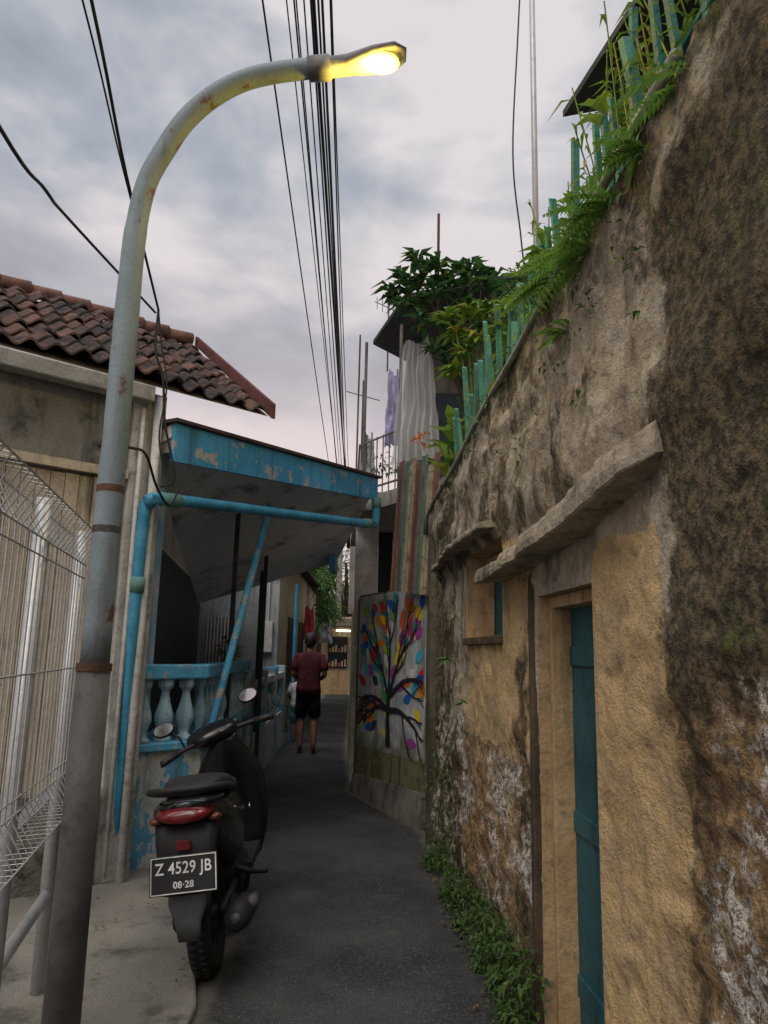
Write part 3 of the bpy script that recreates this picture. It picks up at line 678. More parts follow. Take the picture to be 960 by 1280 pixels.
# ---------------------------------------------------------------- terrace
te=empty('blue_terrace')
A0=V((-1.72,5.0)); A1=V((-1.26,5.48)); A2=V((-1.42,8.2))
mb=MB(); mb.poly([(A0.x,A0.y,.80),(A1.x,A1.y,.80),(A2.x,A2.y,.80),(-2.4,8.2,.8),(-2.2,5.6,.8)],.85); o=mb.obj('plinth',M_bluepl,te)
mb=MB(); mb.poly([(A0.x-.02,A0.y-.05,.86),(A1.x+.045,A1.y-.02,.86),(A2.x+.04,A2.y,.86),(-2.4,8.2,.86),(-2.2,5.6,.86)],.056); mb.obj('terrace_floor',M_blue,te,bevel=.01)
def rail(mb,p,q,z0,z1,wd=.09,ex=.0):
    p=V(p);q=V(q);dd=(q-p).normalized();n=V((-dd.y,dd.x))*wd; p=p-dd*ex;q=q+dd*ex
    vs=[]
    for z in (z0,z1):
        for pt in (p-n,q-n,q+n,p+n): vs.append((pt.x,pt.y,z))
    mb.add(vs,[(0,3,2,1),(4,5,6,7),(0,1,5,4),(1,2,6,5),(2,3,7,6),(3,0,4,7)])
def bal(mb,x,y,z0,H,r=.055):
    pr=[(.9,0),(.9,.06),(.5,.1),(.62,.18),(1.0,.34),(.95,.45),(.6,.62),(.42,.76),(.5,.82),(.8,.86),(.85,.93),(.85,1)]
    mb.lathe((x,y,z0),[(r*a,H*b) for a,b in pr],14)
B0=A0+V((.06,.10)); B1=A1+V((-.07,.04)); B2=A2+V((-.05,-.05))
mb=MB(); rail(mb,B0,B1,1.28,1.38,.075,.05); rail(mb,B1,B2,1.277,1.377,.07,.0); mb.obj('handrail',M_blue,te,bevel=.012)
mb=MB()
for t in (.17,.5,.83): p=B0.lerp(B1,t); bal(mb,p.x,p.y,.86,.42,.065)
for k in range(12): p=B1.lerp(B2,(k+.8)/13); bal(mb,p.x,p.y,.86,.42,.05)
mb.obj('balusters',weath('pale_blue_balusters',(.28,.48,.60),(.42,.56,.62),(.08,.12,.13),scale=6),te,smooth=True)
mb=MB(); mb.box(-1.74,-1.58,5.08,5.26,.862,2.9); mb.obj('column',weath('white_blue_column',(.55,.56,.55),(.2,.42,.58),(.12,.13,.13),scale=2.5),te,bevel=.008)
RA=V((-1.48,4.93,3.02)); RB=V((-.10,7.5,3.26)); RC=V((-.62,9.8,2.75)); RD=V((-2.5,9.2,2.05)); RE=V((-2.3,5.4,2.7))
mb=MB(); vs=[RA,RB,RC,RD,RE]; off=V((0,0,.27)); lo=[v-off*.35 for v in vs]
mb.add(vs+lo,[(0,1,2),(0,2,3),(0,3,4),(7,6,5),(8,7,5),(9,8,5),(0,5,6,1),(1,6,7,2),(2,7,8,3),(3,8,9,4),(4,9,5,0)])
mb.obj('roof_slab',weath('ceiling_concrete',(.70,.70,.69),(.60,.61,.61),(.05,.045,.04),scale=.8,stain=.85,streak=.1),te)
mb=MB(); dd=(RB-RA); dn=V((dd.y,-dd.x,0)).normalized()
def fas(mb,a,b,t0,t1,h0,h1,z=.0):
    a=a+dn*t0;b=b+dn*t0; e=dn*(t1-t0)
    mb.add([a+V((0,0,z)),b+V((0,0,z)),b-V((0,0,h1)),a-V((0,0,h0)),a+e+V((0,0,z)),b+e+V((0,0,z)),b+e-V((0,0,h1)),a+e-V((0,0,h0))],[(0,3,2,1),(4,5,6,7),(0,1,5,4),(3,7,6,2),(0,4,7,3),(1,2,6,5)])
fas(mb,RA,RB,.004,.035,.27,.22); mb.obj('fascia_board',M_blue2,te)
mb=MB(); fas(mb,RA+dd*.005,RB-dd*.005,-.42,.0,.20,.17,-.1); mb.obj('soffit_beam',M_conc,te)
mb=MB(); fas(mb,RA-dd*.01,RB+dd*.01,-.3,.07,-.006,-.006,.03); mb.obj('roof_sheet',weath('rusty_sheet_edge',(.07,.045,.04),(.10,.06,.05),(.03,.02,.02)),te)
mb=MB(); mb.box(-.68,-.6,9.3,9.82,2.5,2.7); mb.obj('end_bracket',M_blue,te)
mb=MB(); mb.tube([(-1.21,5.5,.9),(-1.03,6.55,2.78)],.03,10)
mb.obj('diagonal_brace',M_blue,te,smooth=True)
mb=MB()
for x,y,h1 in ((-1.36,6.8,2.74),(-1.45,8.9,2.45),(-1.33,8.4,2.55)): mb.box(x-.02,x+.02,y-.02,y+.02,.86 if y<8.3 else 0,h1)
mb.obj('posts',M_navy,te)
mb=MB(); mb.tube(smooth_path([(-1.66,4.98,.1),(-1.63,4.9,1.3),(-1.60,4.86,2.35),(-1.56,4.85,2.44),(-1.48,4.9,2.48),(-.8,6.13,2.62),(-.15,7.33,2.76),(-.09,7.43,2.79),(-.08,7.45,2.86),(-.08,7.45,3.04)],4),.040,12); mb.obj('drain_pipe',M_teal,te,smooth=True)
mb=MB()
for p,q in (((-1.615,4.88,1.85),(-1.61,4.87,1.95)),((-1.64,4.93,1.2),(-1.635,4.91,1.32)),((-1.5,4.87,2.475),(-1.42,5.01,2.49)),((-.2,7.24,2.75),(-.13,7.36,2.77)),((-.08,7.45,2.95),(-.08,7.45,3.05))): mb.tube([p,q],.049,12)
mb.obj('pipe_joints',weath('green_grey_joint',(.10,.24,.22),(.14,.3,.27),(.05,.07,.06)),te,smooth=True)
mb=MB(); mb.wall((-2.5,9.8),(-1.78,5.3),.1,.86,3.0); mb.obj('inner_wall',M_white,te)
mb=MB(); mb.wall((-2.372,9.6),(-1.76,5.75),.03,.87,2.25); mb.obj('inner_opening',M_navy,te)
mb=MB(); mb.wall((-2.7,9.9),(-1.62,9.9),.12,0,3.0); mb.obj('end_wall',weath('mid_grey_paint',(.22,.235,.25),(.28,.295,.31),(.08,.08,.08)),te)
mb=MB(); mb.box(-2.3,-1.9,9.86,9.895,1.2,1.9); mb.obj('end_window',M_concd,te)
mb=MB(); 
for k in range(9): mb.box(-2.29+k*.045,-2.28+k*.045,9.845,9.857,1.2,1.9)
mb.obj('window_bars',M_white,te)
mb=MB(); ball(mb,(-1.45,7.2,1.5),(.1,.25,.1),90,.08,.03); mb.obj('potted_plants',L_dark)
nb=empty('white_balustrade'); C0=V((-1.47,8.3)); C1=V((-1.62,12.2)); mb=MB()
rail(mb,C0,C1,0,.55,.07); rail(mb,C0,C1,1.05,1.15,.07); mb.obj('wall',M_white,nb,bevel=.008)
mb=MB()
for k in range(22): p=C0.lerp(C1,(k+.5)/22); bal(mb,p.x,p.y,.55,.5,.05)
mb.obj('balusters',M_bluepl,nb,smooth=True)
mb=MB()
for k in (0,.33,.66,1.0): p=C0.lerp(C1,k); mb.box(p.x-.09,p.x+.09,p.y-.09,p.y+.09,0,1.25)
mb.obj('piers',M_bluepl,nb,bevel=.01)
gh=empty('grey_house'); mb=MB(); mb.box(-5,-2.7,8.8,14,0,3.3); mb.obj('walls',weath('mid_grey_paint_b',(.2,.21,.22),(.25,.26,.27),(.08,.08,.08)),gh)
mb=MB(); mb.box(-2.698,-2.66,9.6,12.5,1.0,2.3); mb.obj('windows',M_navy,gh)
ch=empty('cream_house'); mb=MB(); mb.wall((-1.95,22),(-1.72,12.62),-2.3,0,3.2); mb.obj('walls',M_cream,ch)
mb=MB(); mb.box(-4.2,-1.725,12.5,12.6,0,3.2); mb.obj('front_wall',weath('pale_grey_paint',(.4,.42,.42),(.34,.35,.36),(.12,.12,.12)),ch)
mb=MB(); mb.box(-1.98,-1.80,12.38,12.49,1.45,1.95); mb.box(-1.90,-1.88,12.44,12.49,1.95,2.9); mb.obj('meter_box',M_white,ch,bevel=.01)
mb=MB(); 
for yy in (14,16.3,18.8): mb.box(-1.83-(yy-12.6)*.0245+.06,-1.69-(yy-12.6)*.0245,yy,yy+.9,.9,2.1)
mb.obj('windows',M_woodd,ch)
mb=MB(); mb.poly([(-4.3,12.3,3.3),(-1.5,12.3,3.2),(-1.7,22.2,3.2),(-4.3,22.2,3.3)],.08); mb.obj('roof',M_tile,ch)
mb=MB(); mb.tube([(-1.45,12.6,0),(-1.45,12.6,2.6)],.03,8); mb.obj('green_post',M_teal)
mb=MB(); mb.box(-1.60,-1.58,17,17.8,1.3,2.3); mb.obj('wall_banner',weath('red_white_banner',(.4,.1,.08),(.6,.55,.5),(.2,.1,.1),scale=5))
cloth('hanging_laundry.002',(-1.62,15.3),(-1.35,15.25),1.7,2.35,plain('red_fabric',(.4,.06,.05),.9),.02,2)
cloth('hanging_laundry.003',(-1.7,20.3),(-1.3,20.25),1.7,2.3,plain('white_fabric',(.6,.6,.6),.9),.02,2)
ml=MB()
for k in range(7): ball(ml,(-1.58,13+k*.9,.35+.1*(k%3)),(.13,.2,.22),60,.1,.04)
ml.obj('roadside_pot_plants',L_green)
rh=empty('alley_house'); mb=MB(); mb.box(-.55,3,12.2,18,2.1,4.0) ; mb.obj('walls',M_conc,rh)
mb=MB(); mb.poly([(-.7,12,4.1),(3,12,4.1),(3,18.2,4.1),(-.9,18.2,4.1)],.1); mb.obj('roof',M_tile,rh)
sh=empty('corner_shop')
mb=MB(); mb.box(-4,1.5,27,31,0,2.7); mb.obj('walls',M_cream,sh)
mb=MB(); mb.poly([(-4,25.8,2.35),(1.5,25.8,2.35),(1.5,27,2.65),(-4,27,2.65)],.06); mb.obj('awning',M_woodd,sh)
mb=MB(); mb.box(-1.9,-1.2,26.9,26.98,.9,2.0); mb.box(-.9,-.4,26.9,26.98,0,2.0); mb.obj('shop_window',M_dark,sh)
for j,cc in enumerate(((.3,.12,.08),(.4,.34,.16),(.35,.33,.3))):
    mb=MB()
    for k in range(j,12,3): r_,c_=divmod(k,6); mb.box(-1.85+c_*.11,-1.78+c_*.11,26.8,26.88,.95+.5*r_,1.08+.5*r_+.06*j)
    mb.obj('shop_goods_%d'%j,plain('packaging_%d'%j,cc),sh)
mb=MB(); mb.box(-2.3,-1.0,26.3,26.7,0,.8); mb.obj('shop_counter',M_woodo,sh)
g=G('shop_tube_light'); g.set(g.b,'Emission Color',(1,.85,.6)); g.b.inputs['Emission Strength'].default_value=12; mb=MB(); mb.tube([(-1.6,26.6,2.2),(-1.1,26.6,2.2)],.025,6); mb.obj('shop_lamp',g.m,sh)
def tree(name,c,H,r,n,mat):
    e=empty(name); mb=MB(); c=V(c); mb.tube([c,c+V((.1,0,H*.5)),c+V((0,.1,H*.85))],[.18,.13,.05],8)
    ml=MB()
    for k in range(16):
        a=rnd.uniform(0,6.28); q=c+V((math.cos(a)*r*rnd.uniform(.2,.9),math.sin(a)*r*rnd.uniform(.2,.9),H*rnd.uniform(.5,1.05)))
        mb.tube([c+V((.1,0,H*.45)),(c+q)/2+V((0,0,H*.28)),q],[.05,.035,.01],5)
        s_=rnd.uniform(.3,.55)*r; ball(ml,q,(s_,s_,s_*.75),n//16,.22,.1)
    mb.obj('trunk',M_woodd,e); ml.obj('crown',mat,e)
tree('tree',(-1.6,32,0),6.2,2.6,4200,L_green); tree('tree.001',(-3.8,30.5,0),5,2.2,2600,L_dark); tree('tree.002',(1.4,34,0),5.5,2.4,2600,L_dark)
tree('tree.003',(-2.1,23.8,0),4.6,.8,1500,L_green)
ml=MB()
for k in range(16): q=V((-1.45+rnd.uniform(-.15,.1),19+rnd.uniform(-1,3),2.2+rnd.uniform(0,1.4))); ball(ml,q,(.25,.3,.3),90,.12,.05)
ml.obj('hanging_creeper',L_green)
ml=MB()
for k in range(9): a=k*.7; fern(ml,(-1.75,7.2,3.35),(math.cos(a),math.sin(a),.9),.55,16,.14,.7)
ml.obj('palm_fronds',L_dark)
mb=MB(); mb.tube([(-1.75,30,0),(-1.75,30,7)],[.14,.09],10); mb.tube([(-2.2,30,6.3),(-1.3,30,6.3)],.05,6); mb.obj('utility_pole',M_conc)
cb=MB()
def cable(mb,a,b,sag,r,n=24):
    a=V(a);b=V(b); mb.tube([a.lerp(b,k/n)-V((0,0,sag*4*(k/n)*(1-k/n))) for k in range(n+1)],r,5)
for (xa,xb,za,r) in ((-.62,-1.45,6.8,.010),(-.60,-1.5,6.85,.012),(-.57,-1.42,6.7,.009),(-.53,-1.5,6.9,.009),(-.66,-1.55,6.75,.009),(-.72,-1.6,6.8,.007),(-.80,-1.65,6.85,.008),(-.86,-1.6,6.7,.006),(-.82,-1.7,6.95,.007),(-1.06,-1.85,6.8,.009),(-.64,-1.4,6.65,.016),(-.50,-1.35,6.75,.007)):
    sl_=(xb-xa)/24.8; cable(cb,(xa-sl_*13,-8,za+rnd.uniform(0,.3)),(xb,30,6.5+rnd.uniform(-.2,.2)),rnd.uniform(.12,.4),r)
cb.obj('overhead_cables',M_cable)
cb=MB()
cb.tube(smooth_path([(-1.1,-.5,5.2),(-1.22,2.2,4.25),(-1.4,3.5,3.95),(-1.6,4.8,3.8)]),.008,6)
cb.tube(smooth_path([(-1.2,-.5,3.6),(-1.42,2.2,3.36),(-1.55,3.0,3.5),(-1.66,3.5,3.66),(-1.62,4.8,3.78)]),.008,6)
cb.tube(smooth_path([(-1.25,-.5,5.2),(-1.27,2.2,4.24),(-1.42,3.5,3.98),(-1.6,4.8,3.8)]),.005,5)
cb.tube(smooth_path([(-1.6,4.8,3.8),(-1.59,4.78,3.5),(-1.53,4.80,3.3),(-1.50,4.82,3.0),(-1.44,4.84,2.75),(-1.42,4.86,2.6),(-1.50,4.84,2.55)]),.009,6)
cb.tube(smooth_path([(-1.6,4.8,3.8),(-1.56,4.8,3.55),(-1.50,4.80,3.25),(-1.53,4.82,2.9),(-1.48,4.84,2.65)]),.006,6)
cb.tube(smooth_path([(-1.2,3.0,2.32),(-1.28,3.6,2.48),(-1.40,4.2,2.60),(-1.45,4.6,2.5),(-1.42,4.8,2.42),(-1.38,4.86,2.55)]),.008,6)
cb.obj('service_cables',M_cable)
# ---------------------------------------------------------------- street lamp
la=empty('street_lamp'); px,py=-1.135,3.0
mb=MB(); mb.tube([(px,py,0),(px,py,1.42)],[.068,.064],20); mb.obj('pole_base',M_poled,la,smooth=True)
mb=MB(); path=[(px,py,1.42),(px,py,2.3),(px,py,3.1)]; rr=[.056,.052,.049]
for p in ((-1.128,3.35),(-1.10,3.55),(-1.04,3.70),(-.95,3.87),(-.83,4.0),(-.70,4.085),(-.56,4.13),(-.42,4.155),(-.34,4.165)): path.append((p[0],py,p[1])); rr.append(.046)
path=smooth_path(path,4); r2=[rr[min(i//4,len(rr)-1)] for i in range(len(path))]
mb.tube(path,r2,20); mb.obj('pole_arm',M_pole,la,smooth=True)
mb=MB()
for z in (1.40,1.95,2.12): mb.tube([(px,py,z),(px,py,z+.03)],.068 if z<1.5 else .056,20)
mb.obj('clamps',M_rust,la)
mb=MB(); rings=[]; 
for x,z,ry,rz in ((-.40,4.155,.05,.048),(-.30,4.165,.052,.05),(-.29,4.168,.042,.04),(-.22,4.18,.05,.032),(-.1,4.21,.08,.026),(.0,4.232,.085,.02),(.055,4.245,.04,.008)): rings.append(sup((x,py,z),(0,1,0),(-.13,0,1),ry,rz,18,3))
mb.loft(rings); mb.obj('lamp_head',plain('lamp_grey',(.14,.14,.14),.5),la,smooth=True)
g=G('lit_lamp'); g.set(g.b,'Base Color',(1,.9,.3)); g.set(g.b,'Emission Color',(1,.74,.06)); g.b.inputs['Emission Strength'].default_value=8
mb=MB(); mb.ell((-.06,py,4.196),.085,.065,.026); mb.obj('lamp_lens',g.m,la,smooth=True)
pl=bpy.data.lights.new('lamp_light','POINT'); pl.energy=30; pl.color=(1,.70,.12); pl.shadow_soft_size=.06
po=bpy.data.objects.new('lamp_light',pl); scene.collection.objects.link(po); po.parent=la; po.location=(-.06,py,4.09)
# ---------------------------------------------------------------- mesh fence left
fe=empty('wire_mesh_fence'); F0=V((-1.37,3.4)); F1=V((-1.05,1.95)); fd=(F1-F0).normalized(); fn=V((-fd.y,fd.x))
mb=MB()
def FP(s,o,z): p=F0+fd*s+fn*o; return V((p.x,p.y,z))
s=0
while s<3.2:
    j=rnd.uniform(-.006,.006)
    mb.tube([FP(s,0,.95),FP(s+j,.0,1.86)],.003,5)
    mb.tube([FP(s+j,0,1.86),FP(s+j,.07,1.98),FP(s+2*j,-.07,2.0),FP(s+j,0,1.86)],.003,5)
    mb.tube([FP(s,0,.95),FP(s,.07,.83),FP(s-j,-.07,.82),FP(s,0,.95)],.003,5); s+=.065
for z,o in ((1.0,0),(1.4,0),(1.8,0),(1.86,0),(.95,0),(1.98,.07),(2.0,-.07),(.83,.07),(.82,-.07)): mb.tube([FP(0,o,z),FP(3.2,o,z)],.0035,5)
mb.obj('mesh',M_steel,fe)
mb=MB()
for s in (-.02,.78,2.4): mb.tube([FP(s,-.03,0.05),FP(s,-.03,2.02)],.028,12)
mb.tube([FP(-.02,-.03,.45),FP(3.2,-.03,.45)],.024,10)
mb.obj('posts',M_steel,fe,smooth=True)
# ---------------------------------------------------------------- scooter
sm=Matrix.Translation((-.765,3.80,.0))@Matrix.Rotation(rad(3.5),4,'Z')@Matrix.Rotation(rad(-6.5),4,'Y')
sc_=empty('parked_motor_scooter',sm)
def X(c,ax,ay,rx,ry,n=20,p=2.6): return sup(c,ax,ay,rx,ry,n,p)
ST=Matrix.Translation((0,1.15,.5))@Matrix.Rotation(rad(20),4,'Z')@Matrix.Translation((0,-1.15,-.5))
SB=Matrix.Translation((-.07,.95,.94))@Matrix.Rotation(rad(-17),4,'Y')@Matrix.Rotation(rad(20),4,'Z')@Matrix.Translation((0,-.95,-.95))
def wheel_t(y,M=None):
    mb=MB(); mb.torusx((0,y,.265),.222,.043,.056 if y==0 else .045,60,12)
    for k in range(48):
        a=2*math.pi*k/48; r=.266
        for sx in(-1,1):
            c=V((sx*.02,y+r*math.cos(a+.03*sx),.265+r*math.sin(a+.03*sx))); t=V((0,-math.sin(a),math.cos(a))); nrm=V((0,math.cos(a),math.sin(a)))
            mb.obox(c-nrm*.003,V((.014,0,0)),t*.010,nrm*.004)
    if M: mb.xf(M)
    mb.obj('tyre_'+('rear' if y==0 else 'front'),M_black,sc_,smooth=True)
    mb=MB()
    mb.torusx((0,y,.265),.18,.012,.03,36,8); mb.tube([(-.05,y,.265),(.05,y,.265)],.035,12)
    for k in range(6):
        a=k*math.pi/3; mb.tube([(0,y+.03*math.cos(a),.265+.03*math.sin(a)),(0,y+.18*math.cos(a+.15),.265+.18*math.sin(a+.15))],[.014,.01],6)
    if M: mb.xf(M)
    mb.obj('rim_'+('rear' if y==0 else 'front'),M_matte,sc_,smooth=True)
wheel_t(0); wheel_t(1.24,ST)
mb=MB()
mb.loft([X((0,y,z),(1,0,0),(0,0,1),rx,rz,24,2.5) for y,z,rx,rz in ((-.45,.835,.04,.015),(-.42,.815,.10,.045),(-.34,.785,.150,.08),(-.16,.735,.175,.12),(.10,.67,.175,.16),(.34,.61,.16,.19),(.48,.56,.14,.20),(.54,.54,.10,.18))])
mb.obj('body_panels',M_gloss,sc_,smooth=True)
mb=MB()
mb.loft([X((0,y,z),(1,0,0),(0,0,1),rx,rz,20,2.8) for y,z,rx,rz in ((-.38,.875,.05,.012),(-.33,.88,.11,.03),(-.15,.875,.14,.045),(.05,.845,.145,.05),(.13,.81,.145,.05),(.35,.79,.125,.045),(.52,.77,.075,.03),(.56,.75,.04,.02))])
mb.obj('seat',M_matte,sc_,smooth=True)
mb=MB(); mb.tube(smooth_path([(.14,.0,.82),(.175,-.15,.85),(.17,-.32,.885),(.11,-.43,.90),(0,-.45,.903),(-.11,-.43,.90),(-.17,-.32,.885),(-.175,-.15,.85),(-.14,.0,.82)],5),.016,10); mb.obj('grab_rail',M_matte,sc_,smooth=True)
mb=MB(); mb.loft([X((0,y,z),(1,0,0),(0,.25,1),rx,rz,16,2.0) for y,z,rx,rz in ((-.478,.80,.05,.010),(-.465,.80,.10,.030),(-.41,.80,.128,.042))]); mb.obj('tail_light',M_red,sc_,smooth=True)
mb=MB()
for sx in(-1,1): mb.ell((sx*.125,-.40,.775),.03,.03,.018)
mb.obj('turn_signals',plain('smoked_amber_lens',(.12,.035,.02),.2),sc_,smooth=True)
mb=MB()
mb.loft([X((0,y,z),(1,0,0),(0,1,.3),rx,ry,14,3) for y,z,rx,ry in ((-.36,.77,.14,.07),(-.40,.68,.13,.05),(-.43,.58,.12,.03),(-.45,.49,.10,.014))]); mb.obj('plate_bracket',M_matte,sc_,smooth=True)
mb=MB(); mb.loft([X((0,y,z),(1,0,0),(0,1,.3),rx,ry,14,3) for y,z,rx,ry in ((-.41,.52,.085,.02),(-.43,.44,.08,.012),(-.435,.37,.055,.01),(-.43,.30,.045,.008))]); mb.obj('mudguard_flap',M_grey,sc_,smooth=True)
mb=MB(); mb.box(-.03,.03,-.475,-.462,.665,.705); mb.obj('reflector',M_red,sc_,bevel=.003)
mb=MB(); rings=[]
for k in range(9):
    a=rad(60+k*13); rings.append(X((0,.295*math.cos(a),.265+.295*math.sin(a)),(1,0,0),(0,math.cos(a),math.sin(a)),.07,.008,12,4))
mb.loft(rings)
# inner underside of the body closing the gap over the wheel
mb.loft([X((0,y,z),(1,0,0),(0,0,1),rx,rz,16,3) for y,z,rx,rz in ((-.30,.68,.10,.05),(-.05,.62,.12,.07),(.25,.52,.12,.12),(.45,.45,.11,.14))])
mb.obj('rear_hugger',M_matte,sc_,smooth=True)
mb=MB(); rings=[]
for k in range(12):
    a=rad(20+k*13); rings.append(X((0,1.24+.285*math.cos(a),.265+.285*math.sin(a)),(1,0,0),(0,math.cos(a),math.sin(a)),.065,.012,12,3))
mb.loft(rings); mb.xf(ST); mb.obj('front_fender',M_gloss,sc_,smooth=True)
pm=MB(); pm.box(-.14,.14,-.004,.004,-.075,.075); pe=pm.obj('number_plate',M_plb,sc_,bevel=.003)
PM=Matrix.Translation((0,-.485,.575))@Matrix.Rotation(rad(-10),4,'X'); pe.matrix_local=PM
fm=MB()
for (a,b,c_,d_) in ((-.135,.135,.067,.071),(-.135,.135,-.071,-.067),(-.135,-.131,-.071,.071),(.131,.135,-.071,.071)): fm.box(a,b,-.006,-.0045,c_,d_)
o=fm.obj('plate_border',M_plw,sc_); o.matrix_local=PM
for txt,sz,zz,sx in (('Z 4529 JB',.064,.005,.86),('08·28',.036,-.05,1)):
    cu=bpy.data.curves.new('t','FONT'); cu.body=txt; cu.size=sz; cu.align_x='CENTER'; cu.extrude=.001; cu.offset=.0008; cu.space_character=1.05
    to=bpy.data.objects.new('t',cu); scene.collection.objects.link(to); bpy.context.view_layer.update()
    me=bpy.data.meshes.new_from_object(to.evaluated_get(bpy.context.evaluated_depsgraph_get())); bpy.data.objects.remove(to)
    me.materials.clear(); me.materials.append(M_plw); t2=bpy.data.objects.new('plate_text',me); scene.collection.objects.link(t2); t2.parent=sc_
    t2.matrix_local=PM@Matrix.Translation((0,-.0065,zz))@Matrix.Rotation(rad(90),4,'X')@Matrix.Diagonal((sx,1,1,1))
mb=MB()
mb.loft([X((-.10,y,z),(1,0,0),(0,0,1),.045,rz,14,3) for y,z,rz in ((-.08,.27,.05),(.0,.275,.08),(.2,.30,.075),(.42,.33,.09),(.5,.34,.05))])
mb.loft([X((0.02,y,z),(1,0,0),(0,0,1),.11,rz,14,3) for y,z,rz in ((.3,.33,.06),(.38,.35,.12),(.55,.34,.12),(.62,.34,.07))])
mb.tube([(.07,0,.265),(.10,.35,.33)],.02,8); mb.obj('engine',M_matte,sc_,smooth=True)
mb=MB(); mb.tube([(-.12,-.06,.3),(-.13,.02,.62)],.02,10)
for k in range(10): mb.tube([(-.121-.001*k,-.045+.007*k,.36+.024*k),(-.121-.001*k,-.044+.007*k,.37+.024*k)],.032,10)
mb.tube(smooth_path([(.11,.36,.3),(.12,.4,.16),(.15,.2,.17),(.17,.1,.22)],5),.014,8); mb.obj('shock_absorber',M_matte,sc_,smooth=True)
mb=MB(); mb.tube([(.165,.20,.23),(.17,.12,.25),(.175,-.2,.305),(.175,-.27,.315),(.175,-.29,.32)],[.03,.058,.064,.058,.035],16); mb.obj('muffler',M_matte,sc_,smooth=True)
mb=MB(); mb.tube([(.175,-.288,.32),(.175,-.30,.322)],.022,10); mb.tube([(.225,.0,.31),(.228,-.16,.335)],.028,8); mb.obj('muffler_trim',M_grey,sc_,smooth=True)
mb=MB(); mb.box(-.16,.16,.50,.98,.30,.35); mb.tube([(.1,.3,.38),(.17,.28,.36),(.27,.25,.36)],[.016,.016,.014],8); mb.tube([(-.1,.3,.36),(-.2,.28,.35)],[.014,.012],8)
mb.obj('floorboard',M_matte,sc_,bevel=.01)
mb=MB()
mb.loft([X((0,y,z),(1,0,0),(0,1,0),rx,ry,22,2.6) for y,z,rx,ry in ((1.0,.28,.16,.05),(1.02,.40,.20,.06),(1.02,.58,.225,.075),(1.0,.74,.21,.08),(.96,.86,.15,.07),(.93,.95,.08,.05),(.92,1.0,.06,.045))])
mb.obj('leg_shield',M_gloss,sc_,smooth=True)
mb=MB()
for sx in(-1,1): mb.tube([(sx*.065,1.24,.265),(sx*.06,1.10,.62)],.018,10)
mb.xf(ST); mb.obj('front_fork',M_grey,sc_,smooth=True)
mb=MB(); mb.loft([X((0,y,z),(1,0,0),(0,0,1),rx,rz,20,2.4) for y,z,rx,rz in ((.80,1.00,.05,.015),(.84,1.00,.12,.045),(.93,1.01,.17,.065),(1.03,1.00,.15,.075),(1.10,.96,.08,.05))]); mb.xf(SB); mb.obj('handlebar_cover',M_gloss,sc_,smooth=True)
hb=MB(); hb.tube([(-.34,.80,.97),(-.22,.86,.99),(0,.92,1.0),(.22,.86,.99),(.34,.80,.97)],.013,10); hb.xf(SB); hb.obj('handlebar',M_matte,sc_,smooth=True)
hb=MB(); hb.tube([(-.35,.795,.97),(-.24,.85,.988)],.02,12); hb.tube([(.35,.795,.97),(.24,.85,.988)],.02,12)
for sx in(-1,1): hb.tube([(sx*.21,.92,.98),(sx*.27,.93,.97),(sx*.35,.90,.955)],.007,6); hb.tube([(sx*.19,.89,1.0),(sx*.20,.91,1.07),(sx*.25,.9,1.12)],.007,8)
hb.xf(SB); hb.obj('grips_and_levers',M_matte,sc_,smooth=True)
for sx in(-1,1):
    c=V((sx*.27,.895,1.145)); m_=MB(); Rm=Matrix.Rotation(rad(-14-5*sx),3,'Z')@Matrix.Rotation(rad(-8),3,'X')
    m_.ell(c,.066,.022,.045,18,10,Rm); m_.xf(SB); m_.obj('mirror_shell',M_matte,sc_,smooth=True)
    m_=MB(); ring=[c+Rm@V((.056*math.cos(a*6.283/24),-.023,.035*math.sin(a*6.283/24))) for a in range(24)]; m_.add(ring,[tuple(range(24))]); m_.xf(SB); m_.obj('mirror_glass',M_mirror,sc_)
mb=MB(); mb.tube([(-.10,.42,.26),(-.17,.46,.03)],.010,8); mb.tube([(-.17,.46,.03),(-.19,.44,.02)],.018,6); mb.obj('side_stand',M_grey,sc_)
mb=MB(); mb.ell((.155,.60,.62),.004,.03,.02); mb.tube([(.172,.3,.67),(.182,.1,.70),(.175,-.12,.755)],.004,5); mb.obj('trim_decal',M_chrome,sc_)
